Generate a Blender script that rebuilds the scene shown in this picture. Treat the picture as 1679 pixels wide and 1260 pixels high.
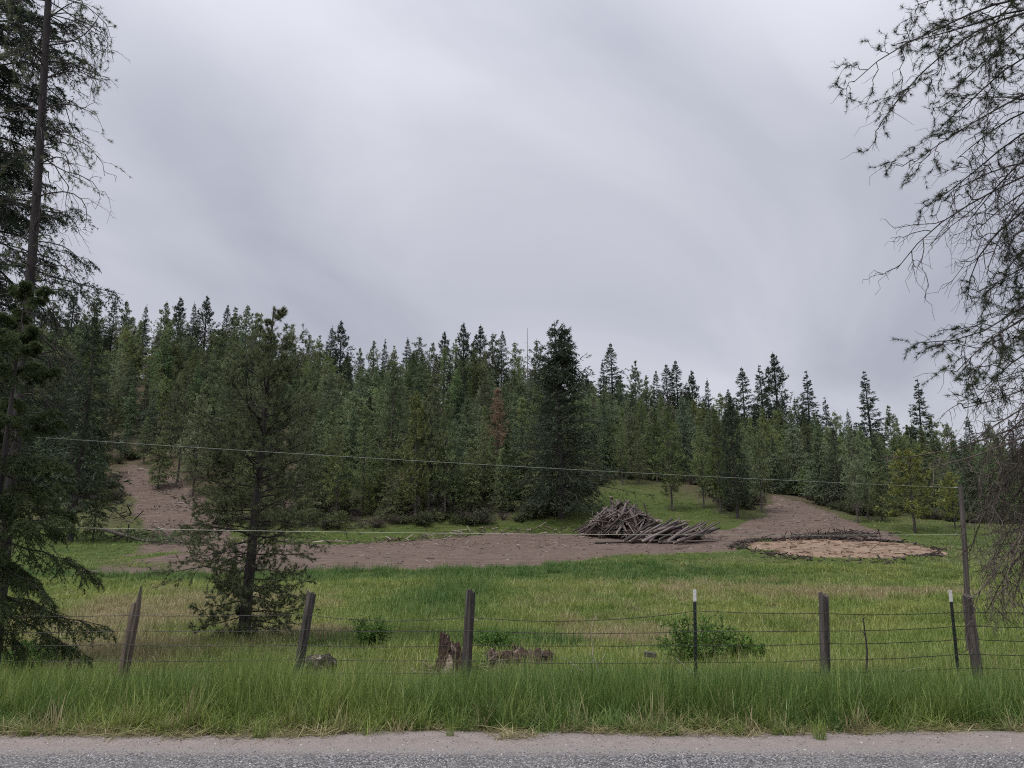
import bpy, math, random
import numpy as np

for _o in list(bpy.data.objects):
    bpy.data.objects.remove(_o, do_unlink=True)

SC = bpy.context.scene
COL = SC.collection

# ------------------------------------------------------------------ camera
PITCH = math.radians(11.0)
CAM_Z = 1.65
cam_data = bpy.data.cameras.new("camera")
cam_data.sensor_width = 36.0
cam_data.lens = 26.0
cam_data.clip_start = 0.05
cam_data.clip_end = 5000.0
cam = bpy.data.objects.new("camera", cam_data)
cam.location = (0.0, 0.0, CAM_Z)
cam.rotation_euler = (math.radians(90.0) + PITCH, 0.0, 0.0)
COL.objects.link(cam)
SC.camera = cam

# ------------------------------------------------------------------ overcast sky
SUN_EL, SUN_TURN = math.radians(62.0), math.radians(-48.0)     # behind the cloud, high and to the left of the camera
world = bpy.data.worlds.new("World")
SC.world = world
world.use_nodes = True
wn, wl = world.node_tree.nodes, world.node_tree.links
wn.clear()


def N(nodes, kind, **kw):
    n = nodes.new(kind)
    for k, v in kw.items():
        setattr(n, k, v)
    return n


w_out = N(wn, "ShaderNodeOutputWorld")
w_sky = N(wn, "ShaderNodeTexSky", sky_type="NISHITA")
w_sky.sun_disc = False
w_sky.sun_elevation = SUN_EL
w_sky.sun_rotation = math.pi - SUN_TURN
w_bg1 = N(wn, "ShaderNodeBackground")
w_bg1.inputs["Strength"].default_value = 0.1
wl.new(w_sky.outputs[0], w_bg1.inputs["Color"])
w_tc = N(wn, "ShaderNodeTexCoord")
w_sep = N(wn, "ShaderNodeSeparateXYZ")
wl.new(w_tc.outputs["Generated"], w_sep.inputs[0])
w_zc = N(wn, "ShaderNodeMath", operation="MAXIMUM")
wl.new(w_sep.outputs["Z"], w_zc.inputs[0]); w_zc.inputs[1].default_value = 0.0
w_zp = N(wn, "ShaderNodeMath", operation="ADD")
wl.new(w_zc.outputs[0], w_zp.inputs[0]); w_zp.inputs[1].default_value = 0.28
w_dx = N(wn, "ShaderNodeMath", operation="DIVIDE")
w_dy = N(wn, "ShaderNodeMath", operation="DIVIDE")
wl.new(w_sep.outputs["X"], w_dx.inputs[0]); wl.new(w_zp.outputs[0], w_dx.inputs[1])
wl.new(w_sep.outputs["Y"], w_dy.inputs[0]); wl.new(w_zp.outputs[0], w_dy.inputs[1])
w_cmb = N(wn, "ShaderNodeCombineXYZ")
wl.new(w_dx.outputs[0], w_cmb.inputs[0]); wl.new(w_dy.outputs[0], w_cmb.inputs[1])
w_map = N(wn, "ShaderNodeMapping")
w_map.inputs["Location"].default_value = (1.9, 6.1, 0.0)
w_map.inputs["Scale"].default_value = (0.7, 1.15, 1.0)
w_rot = N(wn, "ShaderNodeMapping")
w_rot.inputs["Rotation"].default_value = (0, 0, math.radians(-50))      # bands of cloud drift from front right to back left
wl.new(w_cmb.outputs[0], w_rot.inputs["Vector"])
wl.new(w_rot.outputs[0], w_map.inputs["Vector"])
w_n1 = N(wn, "ShaderNodeTexNoise")
w_n1.inputs["Scale"].default_value = 1.3
w_n1.inputs["Detail"].default_value = 5.0
w_n1.inputs["Roughness"].default_value = 0.46
w_n1.inputs["Distortion"].default_value = 0.6
wl.new(w_map.outputs[0], w_n1.inputs["Vector"])
w_r = N(wn, "ShaderNodeValToRGB")
w_r.color_ramp.elements[0].position = 0.30
w_r.color_ramp.elements[0].color = (0.228, 0.232, 0.268, 1)
w_r.color_ramp.elements[1].position = 0.72
w_r.color_ramp.elements[1].color = (0.374, 0.376, 0.410, 1)
wl.new(w_n1.outputs["Fac"], w_r.inputs[0])
# overcast skies are brighter overhead than at the horizon
w_el = N(wn, "ShaderNodeMapRange")
w_el.inputs["From Min"].default_value = 0.0
w_el.inputs["From Max"].default_value = 1.0
w_el.inputs["To Min"].default_value = 0.92
w_el.inputs["To Max"].default_value = 2.2
w_z2 = N(wn, "ShaderNodeMath", operation="POWER")
wl.new(w_zc.outputs[0], w_z2.inputs[0]); w_z2.inputs[1].default_value = 3.0
wl.new(w_z2.outputs[0], w_el.inputs[0])
w_mul = N(wn, "ShaderNodeVectorMath", operation="SCALE")
wl.new(w_r.outputs[0], w_mul.inputs[0]); wl.new(w_el.outputs[0], w_mul.inputs["Scale"])
w_bg2 = N(wn, "ShaderNodeBackground")
w_bg2.inputs["Strength"].default_value = 1.0
wl.new(w_mul.outputs[0], w_bg2.inputs["Color"])
w_mix = N(wn, "ShaderNodeMixShader")
w_mix.inputs[0].default_value = 0.94
wl.new(w_bg1.outputs[0], w_mix.inputs[1]); wl.new(w_bg2.outputs[0], w_mix.inputs[2])
wl.new(w_mix.outputs[0], w_out.inputs["Surface"])

sun_data = bpy.data.lights.new("sun", "SUN")
sun_data.energy = 1.5
sun_data.angle = math.radians(24.0)
sun_data.color = (1.0, 0.965, 0.92)
sun = bpy.data.objects.new("sun", sun_data)
sun.rotation_euler = (math.radians(90) - SUN_EL, 0.0, SUN_TURN)
sun.location = (-10, 20, 40)
COL.objects.link(sun)

SC.view_settings.view_transform = "Standard"
SC.view_settings.look = "None"
SC.view_settings.gamma = 1.0
SC.view_settings.use_curve_mapping = False
SC.view_settings.exposure = 1.0
SC.render.engine = "CYCLES"
SC.cycles.max_bounces = 3
SC.cycles.diffuse_bounces = 2
SC.cycles.glossy_bounces = 2
SC.cycles.transmission_bounces = 2
SC.cycles.use_adaptive_sampling = True
SC.cycles.adaptive_threshold = 0.015
SC.cycles.filter_width = 1.1
SC.cycles.use_denoising = False

#TERRAIN_BEGIN
# ------------------------------------------------------------------ lie of the land
def smooth(a, b, x):
    t = np.clip((x - a) / (b - a), 0.0, 1.0)
    return t * t * (3 - 2 * t)


def vnoise(x, y, scale, seed=0):
    x = np.asarray(x, float) / scale + seed * 17.31
    y = np.asarray(y, float) / scale - seed * 9.73
    xi, yi = np.floor(x).astype(np.int64), np.floor(y).astype(np.int64)
    fx, fy = x - xi, y - yi
    fx, fy = fx * fx * (3 - 2 * fx), fy * fy * (3 - 2 * fy)

    def h(i, j):
        n = (i * 374761393 + j * 668265263 + seed * 1442695041) & 0x7FFFFFFF
        n = ((n ^ (n >> 13)) * 1274126177) & 0x7FFFFFFF
        return ((n ^ (n >> 16)) & 0xFFFF) / 65535.0
    a, b, c, d = h(xi, yi), h(xi + 1, yi), h(xi, yi + 1), h(xi + 1, yi + 1)
    return (a * (1 - fx) + b * fx) * (1 - fy) + (c * (1 - fx) + d * fx) * fy


def fbm(x, y, scale, seed=0, octaves=4):
    s, amp, tot = 0.0, 1.0, 0.0
    for k in range(octaves):
        s = s + amp * vnoise(x, y, scale / 2 ** k, seed + k)
        tot += amp
        amp *= 0.5
    return s / tot


PROF_Y = np.array([-40, 0, 5.9, 6.3, 6.7, 7.5, 9.0, 12, 15, 18, 24, 30, 35, 40, 42.6, 45.2, 52, 62, 66, 70, 80, 140, 200, 400, 900], float)
PROF_Z = np.array([0, 0, 0, -.01, -.04, -.20, -.42, -.60, -.82, -1.12, -1.38, -1.30, -1.18, -1.10, -1.06, -.72, -.16, .62, 1.15, 1.6, 2.0, 2.0, 2.0, -6, -30], float)
HILL_X = np.array([-400, -200, -100, -60, -10, 8, 30, 65, 88, 140, 300], float)
HILL_Z = np.array([26, 29, 29, 28, 22.5, 19, 14, 7.0, 4.2, 3.5, 3], float)


def terr0(x, y):
    x, y = np.asarray(x, float), np.asarray(y, float)
    z = np.interp(y, PROF_Y, PROF_Z)
    xs = x * 140.0 / np.clip(y, 95, 160)
    h = np.interp(xs, HILL_X, HILL_Z)
    t = np.clip((y - 66.0) / 74.0, 0, 1)
    s = 0.75 * t + 0.25 * smooth(0, 1, t)
    s = s - 0.55 * smooth(160, 420, y)
    return z + h * s


def terr(x, y):
    x, y = np.asarray(x, float), np.asarray(y, float)
    z = terr0(x, y)
    w = smooth(6.9, 11, y)
    z = z + w * 0.16 * (fbm(x, y, 3.2, 3, 3) - 0.5) + w * smooth(10, 20, y) * 0.5 * (fbm(x, y, 13, 8, 2) - 0.5)
    z = z + 0.02 * (vnoise(x, y, 0.35, 5) - 0.5) * smooth(6.3, 7.0, y)
    z = z + smooth(75, 110, y) * 1.6 * (fbm(x, y, 18, 21, 2) - 0.5)
    z = z + smooth(11, 16, y) * (1 - smooth(41, 44, y)) * 0.20 * (fbm(x, y * 0.8, 1.5, 37, 2) - 0.5)
    # raised pad of wood waste at the end of the dirt track
    r = np.hypot((x - PAD[0]) / PAD[2], (y - PAD[1]) / PAD[3])
    z = z + 0.55 * (fbm(x, y, 2.0, 57, 3) - 0.5) * (1 - smooth(0.8, 1.0, r))
    z = z + 0.22 * (1 - smooth(0.75, 1.05, r)) + 0.12 * np.exp(-((r - 0.98) / 0.08) ** 2)
    return z


PAD = (23.6, 55.0, 6.9, 6.4)
SP, CP = math.sin(PITCH), math.cos(PITCH)
FPX = 26.0 / 36.0 * 1679.0


def at(px, row, Y):
    u, v = (px - 839.5) / FPX, (row - 630.0) / FPX
    k = Y / (CP + v * SP)
    return np.array([u * k, Y, CAM_Z + k * (SP - v * CP)])


def on_ground(px, Y):
    """point of the ground at depth Y in the direction px"""
    z = 0.0
    for _ in range(4):
        d = Y * CP + (z - CAM_Z) * SP
        X = (px - 839.5) / FPX * d
        z = float(terr(X, Y))
    return np.array([X, Y, z])


def px_of(x, y, z):
    d = y * CP + (z - CAM_Z) * SP
    return 839.5 + FPX * x / d, 630.0 - FPX * (-(y) * SP + (z - CAM_Z) * CP) / d
#TERRAIN_END

# ------------------------------------------------------------------ mesh helpers
UP = np.array([0.0, 0.0, 1.0])


def unit(v):
    return v / np.maximum(np.linalg.norm(v, axis=-1, keepdims=True), 1e-9)


class Acc:
    """collects vertices and faces of one mesh, with a tint value per vertex"""

    def __init__(self):
        self.V, self.L, self.S, self.M, self.T, self.n = [], [], [], [], [], 0

    def add(self, V, F, mat=0, tint=0.5):
        V = np.asarray(V, float).reshape(-1, 3)
        F = np.asarray(F, np.int64)
        if len(V) == 0:
            return self
        self.V.append(V)
        self.L.append((F + self.n).reshape(-1))
        self.S.append(np.full(len(F), F.shape[1], np.int64))
        self.M.append(np.full(len(F), mat, np.int64))
        self.T.append(np.broadcast_to(np.asarray(tint, float), (len(V),)))
        self.n += len(V)
        return self

    def mesh(self, name, mats, smooth_shade=False, attrs=None):
        me = bpy.data.meshes.new(name)
        if not self.V:
            return me
        V = np.concatenate(self.V)
        L = np.concatenate(self.L)
        S = np.concatenate(self.S)
        me.vertices.add(len(V))
        me.vertices.foreach_set("co", V.astype(np.float32).ravel())
        me.loops.add(len(L))
        me.loops.foreach_set("vertex_index", L.astype(np.int32))
        me.polygons.add(len(S))
        st = np.concatenate([[0], np.cumsum(S)[:-1]])
        me.polygons.foreach_set("loop_start", st.astype(np.int32))
        me.polygons.foreach_set("material_index", np.concatenate(self.M).astype(np.int32))
        me.polygons.foreach_set("use_smooth", np.full(len(S), smooth_shade))
        for m in mats:
            me.materials.append(m)
        a = me.attributes.new("tint", "FLOAT", "POINT")
        a.data.foreach_set("value", np.concatenate(self.T).astype(np.float32))
        for k, v in (attrs or {}).items():
            a = me.attributes.new(k, "FLOAT", "POINT")
            a.data.foreach_set("value", np.asarray(v, np.float32).ravel())
        me.update(calc_edges=True)
        return me

    def obj(self, name, mats, parent=None, smooth_shade=False):
        return link(bpy.data.objects.new(name, self.mesh(name, mats, smooth_shade)), parent)


def crown_with_boughs(acc, leaf, wood, root):
    """foliage as the crown, its wood as the boughs that carry it"""
    a, b, off = Acc(), Acc(), 0
    for V, L, S, M, T in zip(acc.V, acc.L, acc.S, acc.M, acc.T):
        (a if M[0] == 0 else b).add(V, (L - off).reshape(-1, S[0]), 0, T)
        off += len(V)
    c = a.obj("crown", [leaf], root)
    b.obj("boughs", [wood], c)


def link(o, parent=None):
    COL.objects.link(o)
    if parent is not None:
        o.parent = parent
    return o


def tag(o, label=None, cat=None, group=None, kind=None):
    for k, v in (("label", label), ("category", cat), ("group", group), ("kind", kind)):
        if v:
            o[k] = v
    return o


def thing(name, loc, label, cat, group=None, rz=0.0):
    o = bpy.data.objects.new(name, None)
    o.empty_display_size = 0.2
    o.location = tuple(float(c) for c in loc)
    o.rotation_euler = (0, 0, rz)
    return tag(link(o), label, cat, group)


def tubes(acc, P, R, k=4, mat=0, tint=0.5, caps=False):
    P = np.asarray(P, float)
    R = np.asarray(R, float)
    M, n, _ = P.shape
    if M == 0:
        return
    T = unit(np.gradient(P, axis=1))
    mean = unit(P[:, -1] - P[:, 0])
    ref = np.where(np.abs(mean[:, 2:3]) > 0.7, np.array([[1.0, 0, 0]]), np.array([[0, 0, 1.0]]))[:, None, :]
    U = unit(np.cross(T, np.broadcast_to(ref, T.shape)))
    W = np.cross(T, U)
    a = np.arange(k) * 2 * np.pi / k
    V = P[:, :, None, :] + R[:, :, None, None] * (np.cos(a)[None, None, :, None] * U[:, :, None, :] + np.sin(a)[None, None, :, None] * W[:, :, None, :])
    base = (np.arange(M) * n * k)[:, None, None]
    i = (np.arange(n - 1) * k)[None, :, None]
    j = np.arange(k)[None, None, :]
    j2 = (j + 1) % k
    F = np.stack([base + i + j, base + i + j2, base + i + k + j2, base + i + k + j], -1).reshape(-1, 4)
    t = np.asarray(tint, float)
    if t.ndim == 1 and len(t) == M:
        t = np.repeat(t, n * k)
    acc.add(V, F, mat, t)
    if caps:
        b0 = acc.n - M * n * k
        idx = np.arange(M)[:, None] * n * k
        acc.L.append((b0 + idx + np.arange(k)[None, ::-1]).reshape(-1)); acc.S.append(np.full(M, k)); acc.M.append(np.full(M, mat))
        acc.L.append((b0 + idx + (n - 1) * k + np.arange(k)[None, :]).reshape(-1)); acc.S.append(np.full(M, k)); acc.M.append(np.full(M, mat))


def resample(pts, n):
    pts = np.asarray(pts, float)
    d = np.concatenate([[0], np.cumsum(np.linalg.norm(np.diff(pts, axis=0), axis=1))])
    s = np.linspace(0, d[-1], n)
    q = np.stack([np.interp(s, d, pts[:, c]) for c in range(3)], 1)
    for _ in range(2):
        q[1:-1] = 0.25 * q[:-2] + 0.5 * q[1:-1] + 0.25 * q[2:]
    return q


def spawn(rng, P, n, s0, s1, length, ang, grav=0.0, npts=4, wig=0.05, flat=0.0, taper=0.5, jit=0.35):
    """n side shoots on every curve of P (M,N,3); returns curves and their place along the parent"""
    M, K, _ = P.shape
    if M == 0 or n == 0:
        return np.zeros((0, npts, 3)), np.zeros(0)
    s = s0 + (s1 - s0) * (np.arange(n)[None, :] + rng.random((M, n))) / n
    f = s * (K - 1)
    i = np.minimum(f.astype(int), K - 2)
    w = (f - i)[..., None]
    m = np.arange(M)[:, None]
    B = P[m, i] * (1 - w) + P[m, i + 1] * w
    T = unit(P[m, i + 1] - P[m, i])
    side = unit(np.cross(T, np.broadcast_to(UP, T.shape)) + 1e-6)
    sgn = np.where((np.arange(n)[None, :] + rng.integers(0, 2, (M, 1))) % 2, 1.0, -1.0)[..., None]
    r = rng.normal(size=T.shape)
    r = unit(r - (r * T).sum(-1, keepdims=True) * T)
    perp = unit(flat * side * sgn + (1 - flat) * r)
    a = (ang + 0.3 * ang * rng.normal(size=(M, n)))[..., None]
    D = np.cos(a) * T + np.sin(a) * perp
    Lp = np.asarray(length, float)
    Lp = Lp[:, None] if Lp.ndim == 1 else Lp
    L = Lp * (1 - taper * (s - s0) / max(s1 - s0, 1e-6)) * (1 + jit * (rng.random((M, n)) * 2 - 1))
    t = np.linspace(0, 1, npts)[None, None, :, None]
    C = B[:, :, None, :] + D[:, :, None, :] * L[..., None, None] * t
    C[..., 2] -= grav * L[..., None] * t[..., 0] ** 2
    if wig:
        wv = np.cumsum(rng.normal(size=C.shape), axis=2) * wig * L[..., None, None]
        C = C + wv - wv[:, :, :1]
    return C.reshape(M * n, npts, 3), s.reshape(-1)


def tub_r(M, n, r0, r1):
    t = np.linspace(0, 1, n)[None, :]
    r0 = np.asarray(r0, float).reshape(-1, 1)
    return np.broadcast_to(r0 * (1 - t) + np.minimum(r0, r1) * t, (M, n))


def along(rng, P, n, s0=0.0, s1=1.0):
    """n points with tangents along every curve"""
    M, K, _ = P.shape
    s = s0 + (s1 - s0) * (np.arange(n)[None, :] + rng.random((M, n))) / n
    f = s * (K - 1)
    i = np.minimum(f.astype(int), K - 2)
    w = (f - i)[..., None]
    m = np.arange(M)[:, None]
    B = P[m, i] * (1 - w) + P[m, i + 1] * w
    T = unit(P[m, i + 1] - P[m, i])
    return B.reshape(-1, 3), T.reshape(-1, 3)


def sprays(acc, rng, p, d, L, W, mat, tint, spread=0.5):
    """narrow leaf-like quads"""
    M = len(p)
    if M == 0:
        return
    d = unit(d + spread * rng.normal(size=(M, 3)))
    r = rng.normal(size=(M, 3))
    sd = unit(np.cross(d, r))
    L = (np.broadcast_to(L, (M,)) * (0.65 + 0.7 * rng.random(M)))[:, None]
    W = np.broadcast_to(W, (M,))[:, None]
    bend = np.cross(sd, d) * L * 0.12
    V = np.stack([p, p + d * L * 0.45 + sd * W * 0.5 + bend, p + d * L, p + d * L * 0.45 - sd * W * 0.5 + bend], 1)
    F = np.arange(M * 4).reshape(M, 4)
    acc.add(V, F, mat, np.repeat(np.broadcast_to(tint, (M,)), 4))


def needles(acc, rng, p, d, n, L, W, spread, mat, tint):
    """n thin needles (one triangle each) bursting from every p about d"""
    M = len(p)
    if M == 0:
        return
    P = np.repeat(p, n, 0)
    D = unit(np.repeat(d, n, 0) + spread * rng.normal(size=(M * n, 3)))
    sd = unit(np.cross(D, rng.normal(size=D.shape)))
    LL = (L * (0.7 + 0.6 * rng.random(M * n)))[:, None]
    V = np.stack([P + sd * W * 0.5, P - sd * W * 0.5, P + D * LL], 1)
    F = np.arange(M * n * 3).reshape(-1, 3)
    acc.add(V, F, mat, np.repeat(np.broadcast_to(tint, (M,)), n * 3))


# ------------------------------------------------------------------ materials
def new_mat(name):
    m = bpy.data.materials.new(name)
    m.use_nodes = True
    nt = m.node_tree
    nt.nodes.clear()
    out = nt.nodes.new("ShaderNodeOutputMaterial")
    return m, nt.nodes, nt.links, out


def ramp(nodes, stops):
    r = nodes.new("ShaderNodeValToRGB")
    e = r.color_ramp.elements
    while len(e) < len(stops):
        e.new(0.5)
    for el, (p, c) in zip(e, stops):
        el.position = p
        el.color = (c[0], c[1], c[2], 1)
    return r


def mixc(nodes, links, fac, a, b, mode="MIX"):
    m = nodes.new("ShaderNodeMix")
    m.data_type = "RGBA"
    m.blend_type = mode
    m.clamp_factor = True
    for sock, v in ((m.inputs[0], fac), (m.inputs[6], a), (m.inputs[7], b)):
        if hasattr(v, "is_linked"):
            links.new(v, sock)
        elif isinstance(v, (int, float)):
            sock.default_value = v
        else:
            sock.default_value = (v[0], v[1], v[2], 1)
    return m.outputs[2]


def noise(nodes, links, scale, detail=4.0, rough=0.55, vec=None, dist=0.0):
    n = nodes.new("ShaderNodeTexNoise")
    n.inputs["Scale"].default_value = scale
    n.inputs["Detail"].default_value = detail
    n.inputs["Roughness"].default_value = rough
    n.inputs["Distortion"].default_value = dist
    if vec is not None:
        links.new(vec, n.inputs["Vector"])
    return n.outputs["Fac"]


def remap(nodes, links, v, a, b, c=0.0, d=1.0):
    m = nodes.new("ShaderNodeMapRange")
    for s, x in zip(m.inputs[1:5], (a, b, c, d)):
        s.default_value = x
    links.new(v, m.inputs[0])
    return m.outputs[0]


def math2(nodes, links, op, a, b=0.0):
    m = nodes.new("ShaderNodeMath")
    m.operation = op
    for s, v in ((m.inputs[0], a), (m.inputs[1], b)):
        if hasattr(v, "is_linked"):
            links.new(v, s)
        else:
            s.default_value = v
    return m.outputs[0]


def attr(nodes, name, inst=False):
    a = nodes.new("ShaderNodeAttribute")
    a.attribute_name = name
    a.attribute_type = "INSTANCER" if inst else "GEOMETRY"
    return a.outputs["Fac"]


def bump(nodes, links, h, strength, dist):
    b = nodes.new("ShaderNodeBump")
    b.inputs["Strength"].default_value = strength
    b.inputs["Distance"].default_value = dist
    links.new(h, b.inputs["Height"])
    return b.outputs[0]


def principled(nodes, links, out, col, rough=0.8, spec=0.25, normal=None):
    p = nodes.new("ShaderNodeBsdfPrincipled")
    if hasattr(col, "is_linked"):
        links.new(col, p.inputs["Base Color"])
    else:
        p.inputs["Base Color"].default_value = (col[0], col[1], col[2], 1)
    p.inputs["Roughness"].default_value = rough
    p.inputs["Specular IOR Level"].default_value = spec
    if normal is not None:
        links.new(normal, p.inputs["Normal"])
    if out is not None:
        links.new(p.outputs[0], out.inputs["Surface"])
    return p


def mat_leaf(name, lo, mid, hi, transl=0.38, objvar=0.36, spec=0.2, rough=0.6, inst_rand=False):
    m, nd, lk, out = new_mat(name)
    r = ramp(nd, [(0.0, lo), (0.5, mid), (1.0, hi)])
    lk.new(attr(nd, "tint"), r.inputs[0])
    oi = nd.new("ShaderNodeObjectInfo")
    hs = nd.new("ShaderNodeHueSaturation")
    lk.new(remap(nd, lk, oi.outputs["Random"], 0, 1, 1 - objvar, 1 + objvar), hs.inputs["Value"])
    h2 = math2(nd, lk, "FRACT", math2(nd, lk, "MULTIPLY", oi.outputs["Random"], 7.31))
    lk.new(remap(nd, lk, h2, 0, 1, 0.5 - 0.05 * objvar, 0.5 + 0.05 * objvar), hs.inputs["Hue"])
    h3 = math2(nd, lk, "FRACT", math2(nd, lk, "MULTIPLY", oi.outputs["Random"], 23.7))
    lk.new(remap(nd, lk, h3, 0, 1, 1 - 0.8 * objvar, 1 + 0.4 * objvar), hs.inputs["Saturation"])
    lk.new(r.outputs[0], hs.inputs["Color"])
    p = principled(nd, lk, None, hs.outputs[0], rough, spec)
    t = nd.new("ShaderNodeBsdfTranslucent")
    lk.new(hs.outputs[0], t.inputs["Color"])
    mx = nd.new("ShaderNodeMixShader")
    mx.inputs[0].default_value = transl
    lk.new(p.outputs[0], mx.inputs[1]); lk.new(t.outputs[0], mx.inputs[2])
    lk.new(mx.outputs[0], out.inputs["Surface"])
    return m


def mat_bark(name, dark, light, scale=14.0, stretch=0.18, bdist=0.02, rough=0.9):
    m, nd, lk, out = new_mat(name)
    tc = nd.new("ShaderNodeTexCoord")
    mp = nd.new("ShaderNodeMapping")
    mp.inputs["Scale"].default_value = (1, 1, stretch)
    lk.new(tc.outputs["Object"], mp.inputs["Vector"])
    f = noise(nd, lk, scale, 6, 0.65, mp.outputs[0], 0.6)
    c = ramp(nd, [(0.32, dark), (0.68, light)])
    lk.new(f, c.inputs[0])
    t = mixc(nd, lk, remap(nd, lk, attr(nd, "tint"), 0, 1, 0.0, 0.5), c.outputs[0], light)
    principled(nd, lk, out, t, rough, 0.15, bump(nd, lk, f, 0.9, bdist))
    return m


def mat_plain(name, a, b, scale=8.0, rough=0.8, spec=0.25, bd=0.004):
    m, nd, lk, out = new_mat(name)
    tc = nd.new("ShaderNodeTexCoord")
    f = noise(nd, lk, scale, 5, 0.6, tc.outputs["Object"])
    c = ramp(nd, [(0.35, a), (0.65, b)])
    lk.new(f, c.inputs[0])
    principled(nd, lk, out, c.outputs[0], rough, spec, bump(nd, lk, f, 0.6, bd))
    return m


GREEN = ((0.096, 0.145, 0.030), (0.168, 0.238, 0.052), (0.270, 0.335, 0.095))   # grass blades, dull to bright
DRY = ((0.20, 0.155, 0.085), (0.31, 0.255, 0.145), (0.46, 0.40, 0.25))
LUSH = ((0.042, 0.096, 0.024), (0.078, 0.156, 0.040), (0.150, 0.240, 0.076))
YEL = ((0.160, 0.190, 0.044), (0.270, 0.300, 0.080), (0.41, 0.42, 0.15))


def mat_grass(name):
    m, nd, lk, out = new_mat(name)
    t = attr(nd, "tint")
    cols = []
    for s in (GREEN, DRY, LUSH, YEL):
        r = ramp(nd, [(0.0, s[0]), (0.5, s[1]), (1.0, s[2])])
        lk.new(t, r.inputs[0])
        cols.append(r.outputs[0])
    c = mixc(nd, lk, attr(nd, "yellow", True), cols[0], cols[3])
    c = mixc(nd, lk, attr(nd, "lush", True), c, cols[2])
    c = mixc(nd, lk, attr(nd, "dry", True), c, cols[1])
    p = principled(nd, lk, None, c, 0.5, 0.3)
    tr = nd.new("ShaderNodeBsdfTranslucent")
    lk.new(c, tr.inputs["Color"])
    mx = nd.new("ShaderNodeMixShader")
    mx.inputs[0].default_value = 0.42
    lk.new(p.outputs[0], mx.inputs[1]); lk.new(tr.outputs[0], mx.inputs[2])
    lk.new(mx.outputs[0], out.inputs["Surface"])
    return m


def mat_ground():
    m, nd, lk, out = new_mat("ground_soil")
    g = nd.new("ShaderNodeNewGeometry")
    pos = g.outputs["Position"]
    fine = noise(nd, lk, 9.0, 6, 0.65, pos)
    mid = noise(nd, lk, 1.3, 5, 0.6, pos)
    gr = ramp(nd, [(0.3, (0.030, 0.050, 0.014)), (0.7, (0.085, 0.105, 0.030))])
    lk.new(fine, gr.inputs[0])
    dr = ramp(nd, [(0.3, (0.12, 0.09, 0.05)), (0.7, (0.26, 0.21, 0.12))])
    lk.new(fine, dr.inputs[0])
    c = mixc(nd, lk, attr(nd, "dry"), gr.outputs[0], dr.outputs[0])
    # forest litter under the trees
    lit = ramp(nd, [(0.3, (0.045, 0.038, 0.024)), (0.7, (0.11, 0.09, 0.06))])
    lk.new(fine, lit.inputs[0])
    c = mixc(nd, lk, attr(nd, "litter"), c, lit.outputs[0])
    # bare earth
    rut = nd.new("ShaderNodeMapping")
    rut.inputs["Scale"].default_value = (0.22, 1.5, 1.0)
    lk.new(pos, rut.inputs["Vector"])
    n2 = math2(nd, lk, "ADD", math2(nd, lk, "MULTIPLY", noise(nd, lk, 4.0, 8, 0.7, pos), 0.5), math2(nd, lk, "MULTIPLY", noise(nd, lk, 1.6, 7, 0.68, rut.outputs[0]), 0.5))
    di = ramp(nd, [(0.25, (0.044, 0.031, 0.025)), (0.5, (0.122, 0.091, 0.076)), (0.75, (0.225, 0.178, 0.152))])
    lk.new(n2, di.inputs[0])
    chips = noise(nd, lk, 30.0, 3, 0.7, pos)
    dc = mixc(nd, lk, remap(nd, lk, chips, 0.62, 0.72), di.outputs[0], (0.29, 0.25, 0.22))
    dc = mixc(nd, lk, remap(nd, lk, mid, 0.35, 0.7, 0, 0.55), dc, (0.085, 0.060, 0.050))
    e = math2(nd, lk, "ADD", attr(nd, "dirt"), math2(nd, lk, "MULTIPLY", math2(nd, lk, "SUBTRACT", mid, 0.5), 0.9))
    c = mixc(nd, lk, remap(nd, lk, e, 0.38, 0.62), c, dc)
    # bleached wood waste
    pn = noise(nd, lk, 1.6, 8, 0.68, pos, 0.8)
    pc = ramp(nd, [(0.28, (0.060, 0.042, 0.034)), (0.42, (0.150, 0.104, 0.074)), (0.58, (0.250, 0.184, 0.138)), (0.75, (0.225, 0.138, 0.088))])
    lk.new(pn, pc.inputs[0])
    e2 = math2(nd, lk, "ADD", attr(nd, "pad"), math2(nd, lk, "MULTIPLY", math2(nd, lk, "SUBTRACT", mid, 0.5), 0.5))
    c = mixc(nd, lk, remap(nd, lk, e2, 0.42, 0.58), c, pc.outputs[0])
    # sand of the shoulder
    sn = noise(nd, lk, 60.0, 4, 0.7, pos)
    sn2 = noise(nd, lk, 5.0, 4, 0.6, pos)
    sc = ramp(nd, [(0.25, (0.15, 0.126, 0.117)), (0.75, (0.31, 0.268, 0.250))])
    lk.new(math2(nd, lk, "ADD", math2(nd, lk, "MULTIPLY", sn, 0.6), math2(nd, lk, "MULTIPLY", sn2, 0.4)), sc.inputs[0])
    c = mixc(nd, lk, attr(nd, "sand"), c, sc.outputs[0])
    h = math2(nd, lk, "ADD", fine, math2(nd, lk, "MULTIPLY", chips, 0.5))
    principled(nd, lk, out, c, 0.95, 0.1, bump(nd, lk, h, 0.7, 0.05))
    return m


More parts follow.
